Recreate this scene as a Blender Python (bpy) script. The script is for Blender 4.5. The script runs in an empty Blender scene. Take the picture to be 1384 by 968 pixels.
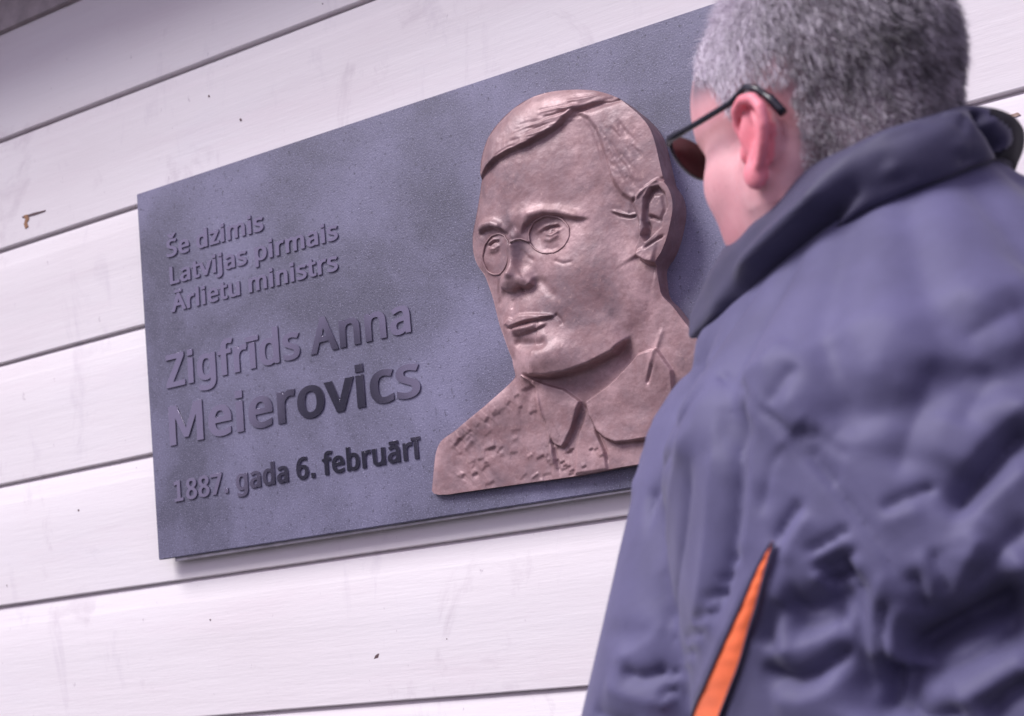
import bpy, bmesh, math, random
import numpy as np
from mathutils import Vector, Matrix, noise
C = bpy.context.scene.collection
sc = bpy.context.scene
R = math.radians
# ------------------------------------------------------------------ camera
cd = bpy.data.cameras.new('camera'); cam = bpy.data.objects.new('camera', cd); C.objects.link(cam); sc.camera = cam
cd.sensor_width = 36; cd.lens = 50; cd.clip_end = 500; cd.clip_start = .02
def rz(a): return Matrix.Rotation(a, 3, 'Z')
cam.matrix_world = Matrix.Translation((1.4756, -1.49272, 1.3)) @ (rz(.52338) @ Matrix.Rotation(.19621, 3, 'X') @ Matrix(((1,0,0),(0,0,-1),(0,1,0))) @ rz(-.10005)).to_4x4()
cd.dof.use_dof = True; cd.dof.focus_distance = 1.62; cd.dof.aperture_fstop = 7
# ------------------------------------------------------------------ light
SUN_EL, SUN_AZ = R(51), R(218)          # azimuth measured clockwise from +y
w = bpy.data.worlds.new('World'); sc.world = w; w.use_nodes = True
nt = w.node_tree; nt.nodes.clear()
out = nt.nodes.new('ShaderNodeOutputWorld'); bg = nt.nodes.new('ShaderNodeBackground'); sky = nt.nodes.new('ShaderNodeTexSky')
sky.sky_type = 'NISHITA'; sky.sun_disc = False; sky.sun_elevation = SUN_EL; sky.sun_rotation = SUN_AZ
sky.dust_density = 5; sky.air_density = 1.0; sky.ozone_density = 1.0
hs = nt.nodes.new('ShaderNodeMixRGB'); hs.blend_type = 'MIX'; hs.inputs[0].default_value = .85; hs.inputs[2].default_value = (5.6, 4.85, 7.0, 1)
nt.links.new(sky.outputs[0], hs.inputs[1]); nt.links.new(hs.outputs[0], bg.inputs[0]); nt.links.new(bg.outputs[0], out.inputs[0])
bg.inputs[1].default_value = .10
sd = bpy.data.lights.new('sun', 'SUN'); sd.energy = 2.65; sd.angle = R(28); sd.color = (1, .97, .99)
so = bpy.data.objects.new('sun', sd); C.objects.link(so)
dirv = Vector((math.sin(SUN_AZ)*math.cos(SUN_EL), math.cos(SUN_AZ)*math.cos(SUN_EL), math.sin(SUN_EL)))
so.rotation_euler = dirv.to_track_quat('Z', 'Y').to_euler(); so.location = dirv*20
sc.view_settings.view_transform = 'Standard'; sc.view_settings.look = 'None'; sc.view_settings.exposure = .46; sc.view_settings.gamma = 1
# ------------------------------------------------------------------ helpers
def tag(o, label=None, cat=None, kind=None, group=None):
    for k, v in (('label', label), ('category', cat), ('kind', kind), ('group', group)):
        if v: o[k] = v
    return o
def empty(name, loc=(0, 0, 0), **k):
    o = bpy.data.objects.new(name, None); C.objects.link(o); o.location = loc; o.empty_display_size = .1
    return tag(o, **k)
def mesh_obj(name, verts, faces, mat=None, parent=None, smooth=False, origin=None):
    me = bpy.data.meshes.new(name)
    if isinstance(verts, np.ndarray): verts = verts.tolist()
    if isinstance(faces, np.ndarray): faces = faces.tolist()
    me.from_pydata(verts, [], faces)
    return link(name, me, mat, parent, smooth)
def link(name, me, mat=None, parent=None, smooth=False):
    if mat and not me.materials: me.materials.append(mat)
    if smooth: me.polygons.foreach_set('use_smooth', [True]*len(me.polygons))
    me.update()
    o = bpy.data.objects.new(name, me); C.objects.link(o)
    if parent:
        o.parent = parent
        b = parent; off = Vector((0, 0, 0))
        while b: off += b.location; b = b.parent
        o.location = -off          # meshes are written in world coordinates
    return o
def bm_obj(name, bm, mat=None, parent=None, smooth=False):
    me = bpy.data.meshes.new(name); bm.to_mesh(me); bm.free(); return link(name, me, mat, parent, smooth)
def box(bm, x0, x1, y0, y1, z0, z1, bev=0):
    r = bmesh.ops.create_cube(bm, size=1, matrix=Matrix.Translation(((x0+x1)/2, (y0+y1)/2, (z0+z1)/2)) @ Matrix.Diagonal((x1-x0, y1-y0, z1-z0, 1)))
    if bev:
        es = list({e for v in r['verts'] for e in v.link_edges}); bmesh.ops.bevel(bm, geom=es, offset=bev, segments=2, affect='EDGES', profile=.7)
class N:                       # tiny node helper
    def __init__(s, name, rough=.6, metal=0, spec=.5, col=(.5, .5, .5)):
        s.m = bpy.data.materials.new(name); s.m.use_nodes = True; s.t = s.m.node_tree
        s.b = s.t.nodes['Principled BSDF']; s.b.inputs['Roughness'].default_value = rough; s.b.inputs['Metallic'].default_value = metal
        s.b.inputs['Specular IOR Level'].default_value = spec; s.b.inputs['Base Color'].default_value = (*col, 1)
        s.tc = s.n('ShaderNodeTexCoord').outputs['Object']; s.h = None
    def n(s, typ, **k):
        x = s.t.nodes.new(typ)
        for a, b in k.items(): setattr(x, a, b)
        return x
    def l(s, a, b): s.t.links.new(a, b)
    def scale(s, v):
        m = s.n('ShaderNodeMapping'); m.inputs['Scale'].default_value = v; s.l(s.tc, m.inputs[0]); return m.outputs[0]
    def noise(s, sc_, det=5, rough=.6, vec=None, dist=0):
        x = s.n('ShaderNodeTexNoise'); x.inputs['Scale'].default_value = sc_; x.inputs['Detail'].default_value = det
        x.inputs['Roughness'].default_value = rough; x.inputs['Distortion'].default_value = dist; s.l(vec or s.tc, x.inputs[0]); return x.outputs[0]
    def vor(s, sc_, vec=None, feat='F1'):
        x = s.n('ShaderNodeTexVoronoi', feature=feat); x.inputs['Scale'].default_value = sc_; s.l(vec or s.tc, x.inputs[0]); return x.outputs['Distance']
    def ramp(s, f, stops):
        r = s.n('ShaderNodeValToRGB'); e = r.color_ramp.elements
        while len(e) < len(stops): e.new(.5)
        for i, (p, c) in enumerate(stops):
            e[i].position = p; e[i].color = (*c, 1) if isinstance(c, tuple) else (c, c, c, 1)
        s.l(f, r.inputs[0]); return r.outputs[0]
    def mix(s, f, a, b, mode='MIX'):
        x = s.n('ShaderNodeMixRGB', blend_type=mode)
        for i, v in ((0, f), (1, a), (2, b)):
            if isinstance(v, (int, float)): x.inputs[i].default_value = v if i == 0 else (v, v, v, 1)
            elif isinstance(v, tuple): x.inputs[i].default_value = (*v, 1)
            else: s.l(v, x.inputs[i])
        return x.outputs[0]
    def color(s, c): s.l(c, s.b.inputs['Base Color']); return s
    def rough(s, c): s.l(c, s.b.inputs['Roughness']); return s
    def bump(s, f, strength=.3, dist=.001):
        x = s.n('ShaderNodeBump'); x.inputs['Strength'].default_value = strength; x.inputs['Distance'].default_value = dist
        s.l(f, x.inputs['Height'])
        if s.h is not None: s.l(s.h, x.inputs['Normal'])
        s.h = x.outputs[0]; s.l(s.h, s.b.inputs['Normal']); return s
# ------------------------------------------------------------------ materials
def mat_paint():
    s = N('white_painted_wood', .62, 0, .3)
    a = s.noise(3.0, 4, .6, s.scale((.6, 1, 1.6)))
    base = s.ramp(a, [(.3, (.83, .775, .785)), (.55, (.86, .815, .825)), (.75, (.84, .805, .83))])
    # weathered patches: faint vertical runs and smudges
    sm_ = s.noise(6.2, 6, .7, s.scale((1.2, 1, .7)), 1.2); base = s.mix(s.ramp(sm_, [(.60, 0.0), (.70, .38)]), base, (.60, .53, .57))
    st = s.noise(16, 6, .65, s.scale((1.0, 1, .32)), .6)
    base = s.mix(s.ramp(st, [(.60, 0.0), (.74, .30)]), base, (.55, .49, .56))
    sp = s.noise(70, 3, .7, s.scale((1, 1, .6)))
    base = s.mix(s.ramp(sp, [(.70, 0.0), (.76, .45)]), base, (.40, .33, .38))
    pk = s.noise(5.5, 5, .7, s.scale((.35, 1, 2.2)))
    base = s.mix(s.ramp(pk, [(.52, 0.0), (.75, .35)]), base, (.77, .66, .70))
    s.color(base)
    s.bump(s.noise(22, 6, .7, s.scale((.12, 1, 1.6))), .22, .004)
    s.bump(s.noise(260, 3, .6, s.scale((.35, 1, 1))), .12, .0008)
    return s.m
def mat_granite(name, rough, dark=1.0, coarse=True):
    s = N(name, rough, 0, .55)
    f = s.noise(560, 2, .75); g = s.noise(150, 4, .75); cl = s.noise(4.2, 5, .6, None, .3)
    b = s.mix(s.ramp(cl, [(.38, 0.0), (.68, 1.0)]), (.092*dark, .090*dark, .138*dark), (.225*dark, .217*dark, .335*dark))
    b = s.mix(s.ramp(f, [(.57, 0.0), (.70, .75 if coarse else .2)]), b, (.48*dark, .46*dark, .64*dark))
    b = s.mix(s.ramp(g, [(.32, .85 if coarse else .35), (.43, 0.0)]), b, (.035*dark, .033*dark, .06*dark))
    s.color(b)
    if coarse: s.bump(s.noise(420, 3, .7), .55, .0011)
    return s.m
def mat_bronze():
    s = N('patinated_bronze', .64, .12, .4)
    a = s.noise(9, 6, .65, None, .8); b = s.noise(42, 6, .7); c = s.noise(160, 3, .6)
    col = s.mix(s.ramp(a, [(.35, 0.0), (.65, 1.0)]), (.195, .130, .145), (.49, .315, .32))
    col = s.mix(s.ramp(b, [(.40, .55), (.56, 0.0)]), col, (.25, .135, .14))
    col = s.mix(s.ramp(c, [(.62, 0.0), (.75, .5)]), col, (.50, .33, .31))
    s.color(col); s.rough(s.ramp(b, [(.3, .52), (.7, .38)]))
    s.bump(s.noise(60, 5, .65), .4, .0018); s.bump(c, .25, .0008)
    return s.m
def mat_cloth(name, col, scale=900, sheen=.1, rough=.75, var=.12, bumpd=.0006):
    s = N(name, rough, 0, .35)
    v = s.noise(14, 4, .6)
    c2 = tuple(x*(1-var) for x in col); c3 = tuple(min(1, x*(1+var)) for x in col)
    s.color(s.mix(s.ramp(v, [(.35, 0.0), (.65, 1.0)]), c2, c3))
    s.b.inputs['Sheen Weight'].default_value = sheen
    wv = s.n('ShaderNodeTexWave'); wv.inputs['Scale'].default_value = scale/3; wv.inputs['Distortion'].default_value = 1.5; s.l(s.tc, wv.inputs[0])
    s.bump(wv.outputs[1], .12, bumpd*.4); s.bump(s.noise(60, 4, .6), .14, bumpd*4)
    return s.m
def mat_skin():
    s = N('skin', .52, 0, .4)
    at = s.n('ShaderNodeAttribute'); at.attribute_name = 'tint'
    a = s.noise(18, 5, .6); b = s.noise(240, 3, .6)
    c = s.mix(s.ramp(a, [(.35, 0.0), (.65, 1.0)]), (.70, .31, .34), (.80, .44, .46))
    c = s.mix(s.ramp(b, [(.6, 0.0), (.72, .25)]), c, (.42, .18, .18))
    c = s.mix(1.0, c, at.outputs['Color'], 'MULTIPLY')
    s.color(c); s.b.inputs['Subsurface Weight'].default_value = .12; s.b.inputs['Subsurface Scale'].default_value = .01
    s.b.inputs['Subsurface Radius'].default_value = (1, .35, .25)
    s.bump(s.noise(300, 3, .6), .2, .0006)
    return s.m
def plain(name, col, rough=.5, metal=0, spec=.5, nz=40, var=.15):
    s = N(name, rough, metal, spec)
    v = s.noise(nz, 4, .6)
    s.color(s.mix(s.ramp(v, [(.35, 0.0), (.65, 1.0)]), tuple(x*(1-var) for x in col), tuple(min(1, x*(1+var)) for x in col)))
    return s.m
M_paint = mat_paint(); M_gran = mat_granite('speckled_granite', .46); M_letter = mat_granite('polished_granite_lettering', .10, .26, False); M_letter.node_tree.nodes['Principled BSDF'].inputs['IOR'].default_value = 3.0; M_letter.node_tree.nodes['Principled BSDF'].inputs['Specular Tint'].default_value = (.86, .80, 1, 1)
M_bronze = mat_bronze(); M_steel = plain('pale_steel', (.62, .60, .62), .3, .8); M_woodpale = plain('weathered_bare_wood', (.46, .33, .27), .8); M_woodraw = plain('bare_wood', (.36, .19, .10), .8)
M_knot = plain('dark_knot', (.13, .08, .085), .8)
M_jacket = mat_cloth('grey_violet_shell_fabric', (.096, .090, .180), 900, .12, .62)
M_collar = mat_cloth('shaded_jacket_fabric', (.052, .048, .096), 900, .1, .62)  # same cloth as the jacket, with the collar's shade darkened into its colour
M_jack_in = mat_cloth('black_collar_lining', (.008, .007, .013), 900, 0, .9)
M_orange = mat_cloth('orange_mesh_gusset', (.93, .175, .06), 1200, .1, .7)
M_trous = mat_cloth('dark_trouser_cloth', (.03, .03, .045)); M_shoe = plain('black_shoe_leather', (.02, .018, .018), .35)
M_skin = mat_skin(); M_black = plain('black_acetate', (.012, .012, .02), .25); M_lens = plain('dark_brown_lens', (.05, .012, .016), .12)

# ------------------------------------------------------------------ ground, unseen greenery added for reflections, eave, wall
def ground_mat():
    s = N('gravel_and_grass', .95, 0, .2)
    a = s.noise(2.2, 8, .7)
    s.color(s.mix(s.ramp(a, [(.45, 0.0), (.6, 1.0)]), (.085, .08, .085), (.035, .05, .025))); s.bump(s.noise(60, 5, .7), .6, .02); return s.m
n = 24; gv = []; gf = []
gx = np.concatenate([-np.geomspace(250, 6, 9), np.linspace(-4, 6, 9), np.geomspace(8, 250, 9)])
for yy in gx:
    for xx in gx: gv.append((xx, yy, .03*noise.noise(Vector((xx*.3, yy*.3, 0))) if abs(xx) < 60 and abs(yy) < 60 and yy < -1 else 0))
k = len(gx); gf = [(j*k+i, j*k+i+1, (j+1)*k+i+1, (j+1)*k+i) for j in range(k-1) for i in range(k-1)]
tag(mesh_obj('ground', gv, gf, ground_mat(), smooth=True), kind='structure')

M_leaf = plain('dark_foliage', (.035, .05, .028), .8, nz=3, var=.4); M_bark = plain('bark', (.05, .04, .035), .9)
def leaf_cloud(name, spots, count, size, seed, parent):
    g = np.random.default_rng(seed); c_ = np.array([s_[:3] for s_ in spots]); r_ = np.array([s_[3:6] for s_ in spots]); w_ = r_.prod(1); w_ = w_/w_.sum()
    k_ = g.choice(len(spots), count, p=w_); d_ = g.normal(0, 1, (count, 3)); d_ /= np.linalg.norm(d_, axis=1)[:, None]
    p = c_[k_]+d_*r_[k_]*(g.uniform(.35, 1.05, count)**.6)[:, None]; a_ = g.normal(0, 1, (count, 3)); a_ /= np.linalg.norm(a_, axis=1)[:, None]; b_ = np.cross(a_, g.normal(0, 1, (count, 3))); b_ /= np.linalg.norm(b_, axis=1)[:, None]
    s_ = g.uniform(.6, 1.3, count)[:, None]*size
    v_ = np.stack([p-a_*s_, p+b_*s_*.45, p+a_*s_, p-b_*s_*.45], 1).reshape(-1, 3); f_ = np.arange(count*4).reshape(-1, 4)
    return mesh_obj(name, v_, f_, M_leaf, parent)
tree = empty('added_reflection_tree', (-8.0, -11.6, 0), label='dark conical evergreen added out of view to darken the letter reflections', cat='tree')  # invented evergreen, never in view, shaped to darken what the polished letters reflect
bm = bmesh.new(); bmesh.ops.create_cone(bm, cap_ends=True, segments=12, radius1=.16, radius2=.04, depth=4, matrix=Matrix.Translation((-8.0, -11.6, 2))); bm_obj('trunk', bm, M_bark, tree)
leaf_cloud('crown', [(-8.45+.1*math.sin(i_*2.3), -11.6+.1*math.cos(i_*1.7), .7+i_*.45, (1.9, 1.9, 1.85, 1.8, 1.75, 1.7, 1.55, 1.15, .75, .45)[i_], 1.0-i_*.06, .45) for i_ in range(10)], 26000, .11, 2, tree)
added_hedge = empty('added_hedge', (-8.5, -13.6, 0), label='long clipped row of dark foliage added out of view to darken the letter reflections', cat='added_hedge')  # added behind the camera as a dark mass for the lettering to reflect
leaf_cloud('foliage', [(-12.6+i_*.75, -12.4-.18*i_+.15*math.sin(i_*3), 1.25, .62, .55, 1.55+.12*math.sin(i_*2.1)) for i_ in range(14)], 16000, .11, 3, added_hedge)
Z0 = 2.382; PITCH = .1905; YF = .022
wall = empty('wooden_wall', (0, YF, 0), label='white painted timber weatherboard wall carrying the grey plaque', cat='wall')
rng = random.Random(3)
def board(zt, zb, seed, x0=-1.6, x1=3.2):
    """one weatherboard: front face, rounded lower arris, sloping cove at the top"""
    r = random.Random(seed)
    lip = .032
    prof = [(YF+.034, zb), (YF+.0018, zb), (YF+.0005, zb+.0006), (YF, zb+.0018), (YF, zb+.05), (YF, zb+.10), (YF, zt-lip-.002), (YF+.0004, zt-lip), (YF+.0018, zt-lip+.010), (YF+.0030, zt-lip+.020), (YF+.0042, zt-.006), (YF+.0105, zt-.0015), (YF+.0125, zt+.010), (YF+.034, zt+.010)]
    xs = np.linspace(x0, x1, 97); vs = []; m = len(prof)
    for x in xs:
        dz = .0011*noise.noise(Vector((x*2.1, seed*7.7, 0))) + .0004*noise.noise(Vector((x*14, seed*3.1, 2)))
        dy = .0012*noise.noise(Vector((x*1.3, seed*5.1, 5)))
        for i, (y, z) in enumerate(prof):
            k_ = 1 if i < 5 else .2
            vs.append((x, y+dy+(.0004*noise.noise(Vector((x*6, z*20, seed))) if 3 < i < 9 else 0), z+dz*k_))
    fs = [(i*m+j, i*m+(j+1) % m, (i+1)*m+(j+1) % m, (i+1)*m+j) for i in range(len(xs)-1) for j in range(m)]
    fs += [tuple(range(m)), tuple(range((len(xs)-1)*m+m-1, (len(xs)-1)*m-1, -1))]
    o = mesh_obj('board', vs, fs, M_paint, wall)
    me = o.data; me.polygons.foreach_set('use_smooth', [True]*len(me.polygons))
    try: me.set_sharp_from_angle(angle=R(12))
    except Exception: pass
    return o
seams = [Z0+PITCH, 2.3805, 2.192, 2.0048, 1.8168, 1.6215, 1.4328, 1.241, 1.0505, .86, .67, .48, .29, .10]
boards = {}
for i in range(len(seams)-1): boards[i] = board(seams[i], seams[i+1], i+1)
boards[0].data.materials.clear(); boards[0].data.materials.append(plain('brown_grey_top_board', (.47, .41, .42), .7, nz=30)); boards[0]['label'] = 'darker brown-grey top board under the eave'  # topmost board gets a darker brown-grey base colour than the rest
def chip(bo, x, z, pts, mat, name, t=.0006):
    """scar in the paint: an irregular shallow flake of another surface"""
    vs = [(x+a, YF-t+.0006*noise.noise(Vector((a*300, b*300, x))), z+b) for a, b in pts]; n_ = len(vs)
    vs += [(x+a*1.08, YF+.002, z+b*1.08) for a, b in pts]
    fs = [tuple(range(n_))[::-1]] + [(i, (i+1) % n_, n_+(i+1) % n_, n_+i) for i in range(n_)]
    return mesh_obj(name, vs, fs, mat, bo)
chip(boards[2], -0.2700, 2.0366, [(-0.0051, 0.0113), (0.0035, 0.0105), (0.0066, 0.0023), (0.0012, -0.0026), (0.0043, -0.0096), (-0.0027, -0.0116), (-0.0058, -0.0034), (-0.002, 0.0031)], M_woodraw, 'paint_scar', 0.0006)
chip(boards[2], -0.2522, 2.0443, [(-0.0281, 0.0025), (-0.0004, 0.002), (0.027, 0.0002), (0.0252, -0.0018), (0.0012, -0.0021), (-0.0248, -0.0008)], M_knot, 'crack', 0.0005)
chip(boards[6], 0.3565, 1.3009, [(-0.0042, 0.0007), (0.001, 0.005), (0.0055, 0.0028), (0.0025, -0.0036), (-0.0047, -0.0049)], M_knot, 'knot_hole', 0.0005)
chip(boards[4], 1.2343, 1.7907, [(-0.0108, 0.0016), (-0.0044, 0.0031), (0.0013, 0.0007), (0.0082, 0.0012), (0.0107, -0.002), (0.0052, -0.0029), (-0.002, -0.0009), (-0.0081, -0.0008)], M_woodpale, 'paint_scar', 0.0003)
chip(boards[2], 0.1879, 2.0808, [(-0.0022, 0.0015), (0.0008, 0.0021), (0.0021, -0.0013), (-0.0007, -0.0024)], M_knot, 'knot_hole', 0.0004)
chip(boards[2], 0.1300, 2.1343, [(-0.0017, 0.0012), (0.0006, 0.0016), (0.0016, -0.001), (-0.0005, -0.0018)], M_knot, 'knot_hole', 0.0004)
chip(boards[5], -0.1764, 1.5582, [(-0.0022, 0.0011), (0.0007, 0.0019), (0.0021, -0.0009), (-0.0006, -0.0021)], M_knot, 'knot_hole', 0.0004)
chip(boards[6], 0.0752, 1.3717, [(-0.0014, 0.0006), (0.0005, 0.0013), (0.0013, -0.0005), (-0.0004, -0.0014)], M_knot, 'knot_hole', 0.0004)
chip(boards[6], 0.4675, 1.3126, [(-0.0015, 0.0008), (0.0006, 0.0016), (0.0015, -0.0006), (-0.0005, -0.0017)], M_knot, 'knot_hole', 0.0004)
chip(boards[5], -0.3386, 1.4621, [(-0.0027, 0.0012), (0.0008, 0.0023), (0.0026, -0.001), (-0.0007, -0.0025)], M_knot, 'knot_hole', 0.0004)
chip(boards[1], 0.3515, 2.2091, [(-0.0015, 0.0012), (0.0006, 0.0016), (0.0015, -0.001), (-0.0005, -0.0017)], M_knot, 'knot_hole', 0.0004)
bm = bmesh.new(); box(bm, -1.6, 3.2, YF+.04, YF+.16, 0, 2.66); bm_obj('wall_core', bm, M_paint, wall)
eave = empty('roof_eave', (0.8, 0, 2.66), label='dark boarded roof eave sheltering the top of the white wall', cat='eave')
M_soff = plain('soffit_wood', (.20, .165, .15), .8)
for i in range(3):
    bm = bmesh.new(); box(bm, -1.8, 3.4, YF+.03-(i+1)*.083, YF+.03-i*.083-.004, 2.60+.0, 2.622, .003)
    bm_obj('soffit_board', bm, M_soff, eave)
bm = bmesh.new(); box(bm, -1.8, 3.4, -.250, -.227, 2.56, 2.74, .003); bm_obj('fascia', bm, M_soff, eave)
bm = bmesh.new()
bmesh.ops.create_cube(bm, size=1, matrix=Matrix.Translation((.8, .62, 3.29)) @ Matrix.Rotation(R(30), 4, 'X') @ Matrix.Diagonal((5.3, 2.2, .05, 1)))
bm_obj('roof_slope', bm, plain('roof_felt', (.06, .055, .06), .9), eave)

# ------------------------------------------------------------------ plaque
PL0, PL1, PB, PT, TH = -.0043, 1.10, 1.4622, 2.0102, .024
plaque = empty('memorial_plaque', (.55, 0, 1.46), label='grey granite memorial plaque with raised lettering and bronze portrait on the white boards', cat='memorial plaque')
bm = bmesh.new()
f = [bm.verts.new(c) for c in ((PL0, 0, PT), (.0042, 0, 1.4632), (PL1, 0, 1.4606), (PL1, 0, PT-.001))]
bb = [bm.verts.new((v.co.x, .008, v.co.z)) for v in f]
bm.faces.new(f); bm.faces.new(bb[::-1])
for i in range(4): bm.faces.new((f[(i+1) % 4], f[i], bb[i], bb[(i+1) % 4]))
bmesh.ops.recalc_face_normals(bm, faces=bm.faces)
bmesh.ops.bevel(bm, geom=[e for e in bm.edges], offset=.0009, segments=2, affect='EDGES')
bm_obj('granite_slab', bm, M_gran, plaque)
bm = bmesh.new(); box(bm, .028, PL1-.03, .0083, .0122, 1.4580, 1.47, .0005); bm_obj('mounting_rail', bm, M_steel, plaque)
bm = bmesh.new(); box(bm, .034, PL1-.035, .0126, YF-.0004, 1.4620, 1.99, .0006); bm_obj('backing_board', bm, plain('grey_backing_board', (.30, .28, .30), .7), plaque)
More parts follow.
